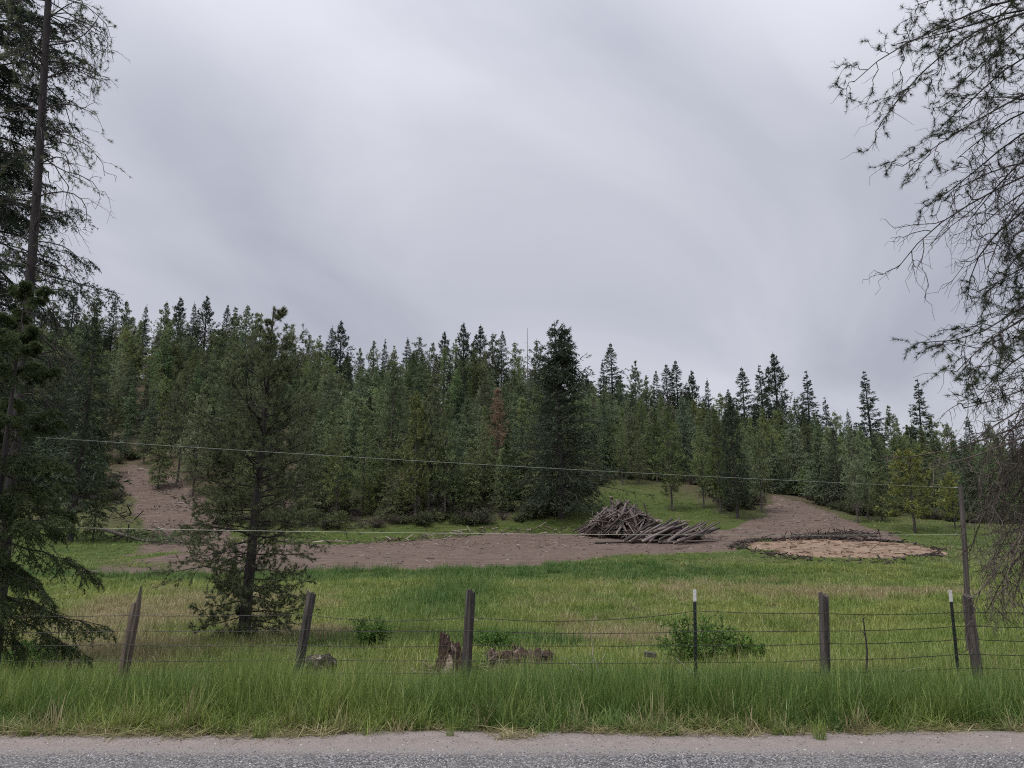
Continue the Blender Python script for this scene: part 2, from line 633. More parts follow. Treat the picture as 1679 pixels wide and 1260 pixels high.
def mat_road():
    m, nd, lk, out = new_mat("chip_seal_asphalt")
    g = nd.new("ShaderNodeNewGeometry")
    pos = g.outputs["Position"]
    v = nd.new("ShaderNodeTexVoronoi")
    v.inputs["Scale"].default_value = 75.0
    lk.new(pos, v.inputs["Vector"])
    sep = nd.new("ShaderNodeSeparateColor")
    lk.new(v.outputs["Color"], sep.inputs[0])
    st = ramp(nd, [(0.0, (0.055, 0.055, 0.057)), (0.45, (0.17, 0.166, 0.168)), (0.8, (0.28, 0.272, 0.278)), (1.0, (0.46, 0.45, 0.455))])
    lk.new(sep.outputs[0], st.inputs[0])
    gap = mixc(nd, lk, remap(nd, lk, v.outputs["Distance"], 0.45, 0.7), st.outputs[0], (0.04, 0.04, 0.042))
    big = noise(nd, lk, 1.1, 5, 0.6, pos)
    tar = noise(nd, lk, 2.3, 3, 0.5, pos, 1.5)
    gap = mixc(nd, lk, remap(nd, lk, tar, 0.58, 0.66, 0, 0.45), gap, (0.06, 0.06, 0.062))
    c = mixc(nd, lk, remap(nd, lk, big, 0.4, 0.75, 0, 0.5), gap, (0.19, 0.18, 0.174))
    # dust and grit drifting in from the shoulder
    sn = noise(nd, lk, 14.0, 6, 0.7, pos)
    e = math2(nd, lk, "ADD", attr(nd, "sand"), math2(nd, lk, "MULTIPLY", math2(nd, lk, "SUBTRACT", sn, 0.5), 0.9))
    c = mixc(nd, lk, remap(nd, lk, e, 0.35, 0.75, 0, 0.85), c, (0.235, 0.208, 0.197))
    h = math2(nd, lk, "SUBTRACT", 1.0, v.outputs["Distance"])
    principled(nd, lk, out, c, 0.85, 0.25, bump(nd, lk, h, 0.8, 0.012))
    return m


M_GROUND, M_ROAD, M_GRASS = mat_ground(), mat_road(), mat_grass("grass_blade")
M_BARK_PINE = mat_bark("pine_bark", (0.022, 0.020, 0.019), (0.082, 0.073, 0.068))
M_BARK_GREY = mat_bark("grey_bark", (0.034, 0.029, 0.027), (0.125, 0.108, 0.100))
M_TWIG = mat_plain("twig_bark", (0.022, 0.018, 0.017), (0.060, 0.050, 0.046), 20)
M_DEADBROWN = mat_plain("dead_brown_twig", (0.040, 0.032, 0.028), (0.115, 0.092, 0.080), 20)
M_DEAD = mat_plain("dead_twig", (0.085, 0.070, 0.062), (0.20, 0.17, 0.155), 20)
M_FIR = mat_leaf("fir_needles", (0.060, 0.092, 0.043), (0.119, 0.170, 0.082), (0.210, 0.270, 0.136))
M_DARKFIR = mat_leaf("dark_fir_needles", (0.024, 0.036, 0.022), (0.049, 0.067, 0.042), (0.093, 0.114, 0.067), objvar=0.12)
M_PINE = mat_leaf("pine_needles", (0.083, 0.109, 0.049), (0.162, 0.199, 0.087), (0.263, 0.302, 0.150))
M_LARCH = mat_leaf("larch_needles", (0.092, 0.123, 0.044), (0.170, 0.213, 0.084), (0.262, 0.313, 0.138))
M_YPINE = mat_leaf("yellow_pine_needles", (0.104, 0.121, 0.032), (0.207, 0.223, 0.061), (0.336, 0.345, 0.112), objvar=0.05)
M_BROWN = mat_leaf("brown_needles", (0.150, 0.096, 0.062), (0.250, 0.168, 0.108), (0.340, 0.246, 0.168), objvar=0.05)
M_NEARFIR = mat_leaf("near_fir_needles", (0.041, 0.059, 0.021), (0.078, 0.110, 0.041), (0.149, 0.188, 0.082), objvar=0.05)
M_SHRUB = mat_leaf("shrub_leaf", (0.064, 0.138, 0.029), (0.117, 0.224, 0.047), (0.202, 0.325, 0.080), objvar=0.1, rough=0.45)

# ------------------------------------------------------------------ ground
TRACK = [(-24.1, 43.1), (-17.9, 43.9), (-12.9, 44.8), (-5.0, 44.8), (0.8, 46.0), (6.3, 49.0), (10.8, 51.7), (16.2, 54.3), (19.1, 59.1), (23.4, 64.4), (21.6, 66.8), (18.5, 67.2), (14.3, 66.6), (8.5, 65.8), (3.2, 66.3), (-2.1, 66.6), (-7.1, 63.1), (-13.5, 60.0), (-17.5, 60.3), (-24.1, 61.1), (-22.2, 54.3), (-24.2, 51.1), (-26.8, 44.9)]
TRAIL_L = [(-21.5, 54.3), (-23.6, 64.1), (-26.9, 69.4), (-31.2, 75.8), (-36.0, 81.4), (-40.5, 85.0), (-44.6, 85.5), (-44.2, 82.2), (-39.4, 76.6), (-35.1, 70.4), (-30.9, 64.9), (-26.2, 51.5)]
TRAIL_R = [(17.9, 65.2), (23.9, 72.6), (27.9, 81.2), (31.1, 88.7), (33.2, 84.0), (33.0, 78.0), (32.4, 69.1), (33.5, 65.8), (30.4, 59.3), (24.5, 56.1), (21.6, 58.2)]
SCAR = [(-26.4, 78.8), (-24.5, 80.8), (-21.3, 73.1), (-23.1, 71.0)]


def poly_sd(x, y, poly):
    """signed distance, positive inside"""
    best = np.full(x.shape, 1e9)
    ins = np.zeros(x.shape, bool)
    n = len(poly)
    for k in range(n):
        x0, y0 = poly[k]
        x1, y1 = poly[(k + 1) % n]
        dx, dy = x1 - x0, y1 - y0
        t = np.clip(((x - x0) * dx + (y - y0) * dy) / (dx * dx + dy * dy), 0, 1)
        best = np.minimum(best, np.hypot(x - x0 - t * dx, y - y0 - t * dy))
        c = (y0 > y) != (y1 > y)
        with np.errstate(divide="ignore", invalid="ignore"):
            ins ^= c & (x < (x1 - x0) * (y - y0) / (y1 - y0 + 1e-12) + x0)
    return np.where(ins, best, -best)


def dirt_mask(x, y):
    d = np.maximum.reduce([poly_sd(x, y, p) for p in (TRACK, TRAIL_L, TRAIL_R, SCAR)])
    d = d + 1.6 * (fbm(x, y, 3.0, 31, 3) - 0.5)
    worn = 0.55 * np.exp(-((x + 24) / 7) ** 2 - ((y - 47) / 3.5) ** 2)      # thin worn grass at the left end
    return np.clip(smooth(-0.9, 1.1, d) - worn * (vnoise(x, y, 1.7, 44) > 0.45), 0, 1)


def pad_mask(x, y):
    r = np.hypot((x - PAD[0]) / PAD[2], (y - PAD[1]) / PAD[3]) + 0.42 * (fbm(x, y, 2.6, 12, 4) - 0.5)
    return 1 - smooth(0.90, 0.98, r)


def blob(x, y, cx, cy, rx, ry):
    return np.exp(-((x - cx) / rx) ** 2 - ((y - cy) / ry) ** 2)


def dry_mask(x, y):
    n = 0.6 * fbm(x, y * 0.8, 1.7, 61, 4) + 0.4 * fbm(x, y, 0.6, 67, 2)
    f = 0.02 * smooth(11, 20, y)
    f = f - 0.06 + 0.75 * blob(x, y, -5.4, 20.6, 1.5, 2.0) + 0.8 * blob(x, y, 2.9, 20.8, 1.5, 2.0)
    f = f + 0.80 * blob(x, y, -13, 27, 5.5, 8) + 0.65 * blob(x, y, -8, 16, 3, 3)
    f = f + 0.30 * blob(x, y, 9, 38, 6, 6) + 0.75 * blob(x, y, 18, 35.5, 6, 2.2) + 0.25 * blob(x, y, 2, 33, 5, 7) + 0.3 * blob(x, y, 6, 24, 4, 3)
    f = f - 0.7 * blob(x, y, -2.8, 33, 2.2, 9) - 0.9 * blob(x, y, -8, 43.3, 22, 1.6)
    return np.clip(smooth(0.40, 0.72, n * 0.75 + f * 0.55), 0, 1) * 0.85 * smooth(9.6, 12, y) * (1 - 0.6 * smooth(46, 60, y)) * (1 - 0.7 * smooth(68, 74, y))


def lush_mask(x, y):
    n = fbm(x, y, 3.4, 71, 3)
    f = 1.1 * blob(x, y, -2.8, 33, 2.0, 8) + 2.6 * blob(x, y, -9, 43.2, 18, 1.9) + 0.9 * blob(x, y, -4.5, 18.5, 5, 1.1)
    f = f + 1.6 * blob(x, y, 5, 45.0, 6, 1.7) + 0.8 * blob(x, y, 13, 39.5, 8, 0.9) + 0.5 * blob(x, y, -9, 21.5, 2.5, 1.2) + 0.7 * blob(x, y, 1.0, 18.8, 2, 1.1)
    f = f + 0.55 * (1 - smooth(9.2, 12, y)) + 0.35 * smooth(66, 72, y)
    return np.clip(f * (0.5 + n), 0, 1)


def litter_mask(x, y):
    w = smooth(65.5, 70, y + 7 * (fbm(x, y, 4, 81, 3) - 0.5)) * (0.55 + 0.45 * smooth(74, 84, y))
    return np.clip(w - 1.2 * blob(x, y, 14.5, 79, 6.5, 12) * (y < 92) - 0.9 * blob(x, y, 5, 67, 5, 3.5) - 0.7 * blob(x, y, 36, 68, 6, 5), 0, 1)


def lines(stops):
    out = [stops[0][0]]
    for (a, da), (b, db) in zip(stops[:-1], stops[1:]):
        x = a
        while x < b - 0.5 * db:
            x += da + (db - da) * (x - a) / (b - a)
            out.append(min(x, b))
        out[-1] = b
    return np.array(out)


half = lines([(0, .14), (9, .14), (40, .5), (110, 2.5), (450, 30)])
gx_ = np.concatenate([-half[:0:-1], half])
gy_ = lines([(-40, 6), (3.0, .5), (5.6, .06), (8, .08), (12, .14), (25, .28), (42, .3), (50, .3), (75, .5), (110, 1.5), (180, 4), (900, 60)])
EDGE_Y = 6.16                                            # where the asphalt stops
gy_ = np.sort(np.unique(np.append(gy_, EDGE_Y)))
GX, GY = np.meshgrid(gx_, gy_)
GZ = terr(GX, GY)
g_dirt, g_pad = dirt_mask(GX, GY), pad_mask(GX, GY)
g_sand = 1 - smooth(6.66, 6.84, GY + 0.30 * (fbm(GX, GY * 2, 0.9, 91, 3) - 0.5))
ATT = {"dirt": g_dirt, "pad": g_pad, "dry": dry_mask(GX, GY), "litter": litter_mask(GX, GY), "sand": g_sand}
ny, nx = GX.shape
qi = (np.arange(ny - 1)[:, None] * nx + np.arange(nx - 1)[None, :])
Q = np.stack([qi, qi + 1, qi + nx + 1, qi + nx], -1)


def cell(a):
    return 0.25 * (a[:-1, :-1] + a[1:, :-1] + a[:-1, 1:] + a[1:, 1:])


c_y, c_dirt, c_pad = cell(GY), cell(g_dirt), cell(g_pad)
zone = np.zeros(c_y.shape, int)
zone[c_dirt > 0.4] = 1
zone[c_pad > 0.5] = 2
zone[(c_y > EDGE_Y) & (c_y < 6.75)] = 3
zone[c_y < EDGE_Y] = 4
VALL = np.stack([GX, GY, GZ], -1).reshape(-1, 3)


def ground_piece(name, zid, mat, kind, label=None, cat=None):
    f = Q[zone == zid]
    used, inv = np.unique(f, return_inverse=True)
    acc = Acc().add(VALL[used], inv.reshape(f.shape), 0, 0.5)
    at_ = {k: v.reshape(-1)[used] for k, v in ATT.items()}
    if zid == 4:
        at_["sand"] = 0.95 * smooth(5.6, 6.2, VALL[used][:, 1])
    o = link(bpy.data.objects.new(name, acc.mesh(name, [mat], True, at_)))
    return tag(o, label, cat, None, kind)


ground_piece("ground", 0, M_GROUND, "structure", "grassy meadow and wooded hillside ground")
ground_piece("dirt_track", 1, M_GROUND, "structure", "bare purplish brown dirt track across the clearing")
ground_piece("wood_chip_pad", 2, M_GROUND, "structure", "round pale orange pad of wood waste right of the log piles")
ground_piece("sand_shoulder", 3, M_GROUND, "structure", "narrow strip of pale sand between asphalt and grass")
ground_piece("road", 4, M_ROAD, "structure", "grey chip seal asphalt along the bottom edge")


# ------------------------------------------------------------------ scattering of what nobody could count
def scatter(name, pts, rotz, tilt, scl, idx, protos, attrs, label, cat, parent=None):
    me = bpy.data.meshes.new(name)
    n = len(pts)
    me.vertices.add(n)
    me.vertices.foreach_set("co", np.asarray(pts, np.float32).ravel())
    a = me.attributes.new("rot", "FLOAT_VECTOR", "POINT")
    r = np.zeros((n, 3), np.float32)
    r[:, 0], r[:, 1], r[:, 2] = tilt[:, 0], tilt[:, 1], rotz
    a.data.foreach_set("vector", r.ravel())
    a = me.attributes.new("scl", "FLOAT_VECTOR", "POINT")
    a.data.foreach_set("vector", np.asarray(scl, np.float32).ravel())
    a = me.attributes.new("idx", "INT", "POINT")
    a.data.foreach_set("value", np.asarray(idx, np.int32))
    for k, v in attrs.items():
        a = me.attributes.new(k, "FLOAT", "POINT")
        a.data.foreach_set("value", np.asarray(v, np.float32))
    pc = bpy.data.collections.new(name + "_kinds")
    for k, m in enumerate(protos):
        pc.objects.link(bpy.data.objects.new("%s_kind_%02d" % (name, k), m))
    ng = bpy.data.node_groups.new(name, "GeometryNodeTree")
    ng.interface.new_socket("Geometry", in_out="INPUT", socket_type="NodeSocketGeometry")
    ng.interface.new_socket("Geometry", in_out="OUTPUT", socket_type="NodeSocketGeometry")
    nd, lk = ng.nodes, ng.links
    gi, go = nd.new("NodeGroupInput"), nd.new("NodeGroupOutput")
    ip = nd.new("GeometryNodeInstanceOnPoints")
    ci = nd.new("GeometryNodeCollectionInfo")
    ci.inputs["Collection"].default_value = pc
    ci.inputs["Separate Children"].default_value = True
    ci.inputs["Reset Children"].default_value = True
    ip.inputs["Pick Instance"].default_value = True

    def na(nm, t):
        x = nd.new("GeometryNodeInputNamedAttribute")
        x.data_type = t
        x.inputs["Name"].default_value = nm
        return x.outputs["Attribute"]
    er = nd.new("FunctionNodeEulerToRotation")
    lk.new(na("rot", "FLOAT_VECTOR"), er.inputs[0])
    lk.new(gi.outputs[0], ip.inputs["Points"])
    lk.new(ci.outputs[0], ip.inputs["Instance"])
    lk.new(na("idx", "INT"), ip.inputs["Instance Index"])
    lk.new(er.outputs[0], ip.inputs["Rotation"])
    lk.new(na("scl", "FLOAT_VECTOR"), ip.inputs["Scale"])
    lk.new(ip.outputs[0], go.inputs[0])
    o = link(bpy.data.objects.new(name, me), parent)
    md = o.modifiers.new("scatter", "NODES")
    md.node_group = ng
    return tag(o, label, cat, None, "stuff")


def blades(seed, n, r, h0, h1, w, lean, bend, segs=3, lie=0.0):
    """a tuft of n curved grass blades"""
    rng = np.random.default_rng(seed)
    a, q = rng.random(n) * 2 * np.pi, r * np.sqrt(rng.random(n))
    base = np.stack([q * np.cos(a), q * np.sin(a), np.full(n, -0.03)], 1)
    az = rng.random(n) * 2 * np.pi
    out = np.stack([np.cos(az), np.sin(az), np.zeros(n)], 1)
    L = h0 + (h1 - h0) * rng.random(n) ** 1.3
    th0 = np.abs(rng.normal(size=n)) * lean + lie
    th1 = th0 + np.abs(rng.normal(size=n)) * bend
    sd = np.stack([-np.sin(az), np.cos(az), np.zeros(n)], 1)
    pts = [base]
    for k in range(segs):
        th = np.clip(th0 + (th1 - th0) * (k + 0.5) / segs, 0, 2.6)
        pts.append(pts[-1] + (L / segs)[:, None] * (np.sin(th)[:, None] * out + np.cos(th)[:, None] * UP))
    ww = w * (0.6 + 0.8 * rng.random(n))[:, None]
    acc = Acc()
    rows = []
    for k in range(segs):
        f = 1 - (k / segs) ** 1.5 * 0.7
        rows += [pts[k] - sd * ww * f * 0.5, pts[k] + sd * ww * f * 0.5]
    V = np.stack(rows + [pts[segs]], 1)
    m = 2 * segs + 1
    b = (np.arange(n) * m)[:, None]
    ti = np.repeat(rng.random(n), m)
    quads = np.concatenate([b + np.array([[2 * k, 2 * k + 1, 2 * k + 3, 2 * k + 2]]) for k in range(segs - 1)])
    acc.add(V, quads, 0, ti)
    acc.L.append((b + np.array([[2 * segs - 2, 2 * segs - 1, 2 * segs]])).reshape(-1)); acc.S.append(np.full(n, 3)); acc.M.append(np.zeros(n, int))
    return acc.mesh("grass_tuft", [M_GRASS])


def scatter_grass(name, label, seed, X, Y, protos, smin, smax, hs=1.0, dz=0.0, dry=None, lush=None, yellow=None, tilt=0.12):
    rng = np.random.default_rng(seed)
    n = len(X)
    Z = terr(X, Y) + dz
    s = smin + (smax - smin) * rng.random(n)
    scl = np.stack([s, s, s * hs * (0.75 + 0.5 * rng.random(n))], 1)
    jit = lambda a: np.clip(a + 0.22 * rng.normal(size=n) * (a > 0.02), 0, 1)
    yn = np.clip(smooth(0.36, 0.74, 0.55 * fbm(X, Y, 4.0, 55, 3) + 0.45 * fbm(X, Y, 0.9, 58, 2)), 0, 1) if yellow is None else yellow
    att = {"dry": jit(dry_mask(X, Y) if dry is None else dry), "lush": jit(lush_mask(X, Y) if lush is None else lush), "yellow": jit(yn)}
    return scatter(name, np.stack([X, Y, Z], 1), rng.random(n) * 6.28, tilt * rng.normal(size=(n, 2)), scl,
                   rng.integers(0, len(protos), n), protos, att, label, "grass")


def rand_area(rng, n, y0, y1, half_w, dens_pow=0.0):
    """points between y0 and y1, inside a strip that widens with distance"""
    Y = np.exp(np.log(y0) + (np.log(y1) - np.log(y0)) * rng.random(n)) if dens_pow else y0 + (y1 - y0) * rng.random(n)
    X = (rng.random(n) * 2 - 1) * half_w(Y)
    return X, Y


rng = np.random.default_rng(5)
# tall verge grass between the road and the fence
P_TALL = [blades(100 + k, 30, 0.085, 0.26, 0.60, 0.0065, 0.16, 0.55) for k in range(8)]
P_STALK = [blades(140 + k, 4, 0.05, 0.50, 0.85, 0.0042, 0.22, 0.9, 4) for k in range(4)]
X, Y = rand_area(rng, 15000, 6.55, 10.0, lambda y: 11.0 + 0 * y)
edge = 6.74 + 0.85 * (fbm(X, 0 * X, 1.1, 15, 3) - 0.5) + 0.12 * rng.normal(size=len(X))
keep = Y > edge
X, Y = X[keep], Y[keep]
hgt = (1 - 0.42 * smooth(8.0, 9.3, Y)) * (0.25 + 0.75 * smooth(6.7, 7.35, Y + 0.2 * rng.normal(size=len(X)))) * (0.72 + 0.55 * fbm(X, Y, 1.3, 19, 3))
pat = fbm(X, Y, 1.6, 23, 3)
scatter_grass("verge_grass", "tall lush green grass between the road and the fence", 11, X, Y, P_TALL, 0.9, 1.15, hgt[:], 0.0,
              dry=np.clip(0.8 * (1 - smooth(6.72, 6.95, Y)) * (rng.random(len(X)) < 0.32) + 0.12 * (rng.random(len(X)) < 0.07), 0, 1),
              lush=smooth(0.42, 0.62, pat) * 0.55, yellow=np.clip(0.50 - 0.9 * pat, 0, 1))
X, Y = rand_area(rng, 1000, 6.9, 13.0, lambda y: 11.0 + 0 * y)
scatter_grass("grass_stalks", "thin pale grass stalks rising above the verge", 12, X, Y, P_STALK, 0.7, 1.0, 1.0, 0.0,
              dry=0.35 + 0.5 * rng.random(len(X)), lush=0 * X, yellow=0.8 + 0 * X)
# straw and roots along the sand
P_STRAW = [blades(160 + k, 16, 0.10, 0.08, 0.24, 0.0055, 0.25, 0.5, 3, lie=1.15) for k in range(5)]
X, Y = rand_area(rng, 2600, 6.40, 7.1, lambda y: 9.5 + 0 * y)
e2 = 6.68 + 0.90 * (fbm(X, 0 * X, 1.1, 15, 3) - 0.5)
keep = np.abs(Y - e2) < 0.13 + 0.12 * (fbm(X, Y, 0.6, 77, 2) > 0.55)
X, Y = X[keep], Y[keep]
scatter_grass("straw_litter", "brown dead straw matted along the edge of the sand", 13, X, Y, P_STRAW, 0.7, 1.2, 0.8, 0.035,
              dry=0.55 + 0.45 * rng.random(len(X)), lush=0 * X, yellow=0.1 + 0 * X)
# meadow beyond the fence
P_MEAD = [blades(200 + k, 46, 0.22, 0.10, 0.30, 0.012, 0.45, 0.9) for k in range(8)]
X, Y = rand_area(rng, 24000, 9.8, 47, lambda y: 3.0 + 0.78 * y, 1)
keep = (dirt_mask(X, Y) < 0.30 + 0.7 * rng.random(len(X)) ** 3) & (pad_mask(X, Y) < 0.5) & (((X + 1.0) / 0.75) ** 2 + ((Y - 11.9) / 1.1) ** 2 > 1) & (((X - 0.1) / 0.75) ** 2 + ((Y - 13.0) / 0.9) ** 2 > 1)
X, Y = X[keep], Y[keep]
sc_ = 0.8 + 0.024 * Y
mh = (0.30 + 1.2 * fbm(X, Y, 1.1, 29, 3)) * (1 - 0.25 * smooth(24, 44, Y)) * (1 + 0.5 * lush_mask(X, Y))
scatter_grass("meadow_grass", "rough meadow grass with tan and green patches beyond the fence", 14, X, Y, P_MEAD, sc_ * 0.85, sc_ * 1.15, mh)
# grass of the terrace and the slope behind it
X, Y = rand_area(rng, 9000, 47, 100, lambda y: 0.76 * y)
keep = (dirt_mask(X, Y) < 0.35 + 0.65 * rng.random(9000) ** 3) & (pad_mask(X, Y) < 0.4) & (rng.random(9000) > 0.8 * litter_mask(X, Y))
X, Y = X[keep], Y[keep]
scatter_grass("hillside_grass", "short green grass on the terrace and under the forest edge", 15, X, Y, P_MEAD, 1.5, 2.4, 0.42 + 0 * X,
              lush=0.25 + 0.4 * fbm(X, Y, 6, 3, 2), dry=0.35 * (fbm(X, Y, 7, 93, 3) > 0.58), yellow=0.35 + 0 * X)

# ------------------------------------------------------------------ conifers of the forest
def whorls(rng, H, cb, dz, nper, prof, e_top, e_bot, droop, npts=5, zpow=1.0, jit=0.25, lean=None, r_in=0.0):
    """branch curves round an upright trunk of height H from height cb upward"""
    z, out, tt, LL = cb, [], [], []
    while z < H * 0.985:
        t = (z - cb) / (H - cb)
        k = max(2, int(round(nper * (1 - 0.35 * t) + rng.normal() * 0.7)))
        a0 = rng.random() * 6.28
        for j in range(k):
            a = a0 + 6.28 * j / k + rng.normal() * 0.25
            L = prof(t) * (1 + jit * rng.normal())
            if L < 0.06:
                continue
            zz = z + rng.normal() * dz * 0.25
            e = e_bot + (e_top - e_bot) * t + rng.normal() * 0.10
            s = np.linspace(0, 1, npts)
            h = np.array([math.cos(a), math.sin(a), 0.0])
            c = np.zeros((npts, 3))
            c += h * (L * s * math.cos(e))[:, None]
            c[:, 2] = zz + L * (s * math.sin(e) - droop * (1 - 0.6 * t) * s ** 2 + 0.45 * droop * s ** 3.5)
            wob = np.cumsum(rng.normal(size=(npts, 3)), 0) * 0.025 * L
            c += wob - wob[0]
            out.append(c); tt.append(t); LL.append(L)
        z += dz * (0.7 + 0.6 * rng.random())
    return np.array(out), np.array(tt), np.array(LL)


def trunk_curve(rng, H, wob=0.012, n=9):
    z = np.linspace(-0.4, H, n)
    x = np.cumsum(rng.normal(size=n)) * wob * H / n
    y = np.cumsum(rng.normal(size=n)) * wob * H / n
    return np.stack([x - x[0], y - y[0], z], 1)


def follow(curve, B):
    """bend branches along with the trunk's own wobble"""
    dx = np.interp(B[:, :1, 2], curve[:, 2], curve[:, 0])
    dy = np.interp(B[:, :1, 2], curve[:, 2], curve[:, 1])
    B = B.copy()
    B[..., 0] += dx
    B[..., 1] += dy
    return B


def far_conifer(seed, H, r0, cbf, R, kind, leaf, bark, dead=0.0, dens=1.0):
    """trunk and crown meshes of a forest tree"""
    rng = np.random.default_rng(seed)
    tc = trunk_curve(rng, H)
    tr, cr = Acc(), Acc()
    rad = r0 * np.clip(1 - np.linspace(-0.02, 1, 9), 0.03, 1) ** 0.85
    tubes(tr, tc[None], rad[None], 7, 0, 0.3)
    cb = H * cbf
    if kind == "fir":
        prof = lambda t: R * (0.35 + 0.65 * min(1, t / 0.10 + 0.45)) * (1 - t) ** 0.92 * (0.80 + 0.36 * rng.random()) + 0.05
        B, t, L = whorls(rng, H, cb, 0.46, 6 * dens, prof, 0.75, -0.10, 0.36)
        T, s = spawn(rng, B, 9, 0.15, 0.98, L * 0.42, 0.95, 0.35, 3, 0.04, 0.8, 0.5)
        p, d = along(rng, T, 4, 0.1, 1.0)
        tint = np.repeat(rng.random(len(B)), 36) * 0.5 + 0.5 * rng.random(len(p))
        sz = np.repeat(np.clip(0.13 + 0.20 * L, 0.14, 0.44), 36)
        sprays(cr, rng, p, d - 0.15 * UP, sz, sz * 0.27, 0, tint, 0.35)
        p, d = along(rng, B, 6, 0.3, 1.0)
        sz = np.repeat(np.clip(0.13 + 0.20 * L, 0.14, 0.44), 6)
        sprays(cr, rng, p, d, sz, sz * 0.27, 0, rng.random(len(p)), 0.4)
    elif kind == "pine":
        prof = lambda t: R * (1 - t ** 1.45) ** 0.95 * (0.55 + 0.45 * min(1, t / 0.25)) * (0.7 + 0.6 * rng.random()) + 0.05
        B, t, L = whorls(rng, H, cb, 0.50, 4.6 * dens, prof, 1.0, 0.10, 0.25, jit=0.3)
        T, s = spawn(rng, B, 7, 0.25, 1.0, L * 0.40, 0.85, -0.25, 3, 0.06, 0.4, 0.45)
        p, d = along(rng, T, 3, 0.35, 1.0)
        tint = np.repeat(rng.random(len(B)), 21) * 0.45 + 0.55 * rng.random(len(p))
        P3, D3, T3 = np.repeat(p, 3, 0), np.repeat(d, 3, 0), np.repeat(tint, 3)
        sz = np.repeat(np.clip(0.12 + 0.16 * L, 0.13, 0.34), 63)
        sprays(cr, rng, P3, D3 + 0.25 * UP, sz, sz * 0.3, 0, T3, 0.75)
        tubes(cr, T[::2], tub_r(len(T[::2]), 3, 0.012, 0.005), 3, 1)
    else:  # larch: slim, feathery
        prof = lambda t: R * (1 - t) ** 0.7 * (0.6 + 0.4 * min(1, t / 0.15)) * (0.7 + 0.5 * rng.random()) + 0.10
        B, t, L = whorls(rng, H, cb, 0.40, 5 * dens, prof, 0.7, 0.0, 0.25)
        T, s = spawn(rng, B, 7, 0.15, 1.0, L * 0.34, 0.9, 0.45, 3, 0.06, 0.5, 0.4)
        p, d = along(rng, T, 4, 0.0, 1.0)
        tint = 0.4 * np.repeat(rng.random(len(B)), 28) + 0.6 * rng.random(len(p))
        sprays(cr, rng, p, d, 0.26, 0.075, 0, tint, 0.8)
    # leader
    top = np.repeat(tc[-1:], 14, 0) - UP * rng.random((14, 1)) * 0.9
    sprays(cr, rng, top, np.repeat(UP[None], 14, 0), 0.22, 0.05, 0, rng.random(14), 0.45)
    tubes(cr, B, tub_r(len(B), B.shape[1], np.clip(L * 0.016, 0.012, 0.06), 0.006), 3, 1)
    if dead > 0:                                   # bare grey limbs below the living crown
        D, dt, DL = whorls(rng, cb + (H - cb) * 0.25, H * dead, 0.42, 4, lambda t: R * (0.45 + 0.5 * rng.random()) * 0.8, 0.0, -0.15, 0.35)
        D = follow(tc, D)
        tubes(tr, D, tub_r(len(D), D.shape[1], 0.018, 0.006), 3, 1, 0.8)
        S, _ = spawn(rng, D, 6, 0.2, 1.0, DL * 0.4, 0.9, 0.4, 3, 0.1, 0.4)
        tubes(tr, S, tub_r(len(S), 3, 0.009, 0.004), 3, 1, 0.9)
        S2, _ = spawn(rng, S, 2, 0.3, 1.0, 0.22, 0.8, 0.3, 2, 0.0, 0.2)
        tubes(tr, S2, tub_r(len(S2), 2, 0.006, 0.003), 3, 1, 0.9)
    return {"H": H, "trunk": tr.mesh("trunk", [bark, M_DEAD], True), "crown": cr.mesh("crown", [leaf, M_TWIG])}


KIND = {
    "fir": [far_conifer(10 + k, 15.0, 0.20, (0.06, 0.10, 0.04, 0.14)[k], (3.0, 2.7, 3.4, 2.5)[k], "fir", M_FIR, M_BARK_PINE) for k in range(4)],
    "spire": [far_conifer(20 + k, 17.0, 0.21, (0.12, 0.20, 0.16)[k], (2.4, 2.1, 2.8)[k], "fir", M_DARKFIR, M_BARK_PINE, dens=0.8) for k in range(3)],
    "pine": [far_conifer(30 + k, 14.0, 0.17, (0.20, 0.28, 0.12, 0.32)[k], (2.3, 2.0, 2.5, 1.9)[k], "pine", M_PINE, M_BARK_GREY, dens=1.15) for k in range(4)],
    "larch": [far_conifer(40 + k, 13.5, 0.14, (0.12, 0.25, 0.18)[k], (2.0, 1.75, 2.3)[k], "larch", M_LARCH, M_BARK_GREY) for k in range(3)],
    "edge": [far_conifer(50 + k, 11.0, 0.13, (0.20, 0.27, 0.16)[k], (2.0, 1.8, 2.2)[k], "pine", M_PINE, M_BARK_GREY, dead=0.03) for k in range(3)],
    "edgefir": [far_conifer(60 + k, 10.0, 0.13, (0.14, 0.10)[k], (1.9, 1.7)[k], "fir", M_PINE, M_BARK_GREY, dead=0.03, dens=0.8) for k in range(2)],
    "bigpine": [far_conifer(70, 17.0, 0.26, 0.14, 2.6, "pine", M_DARKFIR, M_BARK_PINE, dens=1.3)],
    "yellow": [far_conifer(80, 9.0, 0.14, 0.22, 2.6, "pine", M_YPINE, M_BARK_PINE, dens=1.0)],
    "brown": [far_conifer(85, 10.0, 0.12, 0.25, 1.3, "larch", M_BROWN, M_BARK_GREY)],
}
WORD = {"fir": "fir", "spire": "fir", "pine": "pine", "larch": "larch", "edge": "pine", "edgefir": "fir", "bigpine": "pine", "yellow": "pine", "brown": "pine"}
ROOTNAME = {"fir": "fir_tree", "spire": "fir_tree", "pine": "pine_tree", "larch": "larch_tree", "edge": "pine_tree", "edgefir": "fir_tree", "bigpine": "pine_tree", "yellow": "pine_tree", "brown": "pine_tree"}
trng = random.Random(77)
PLACED = []


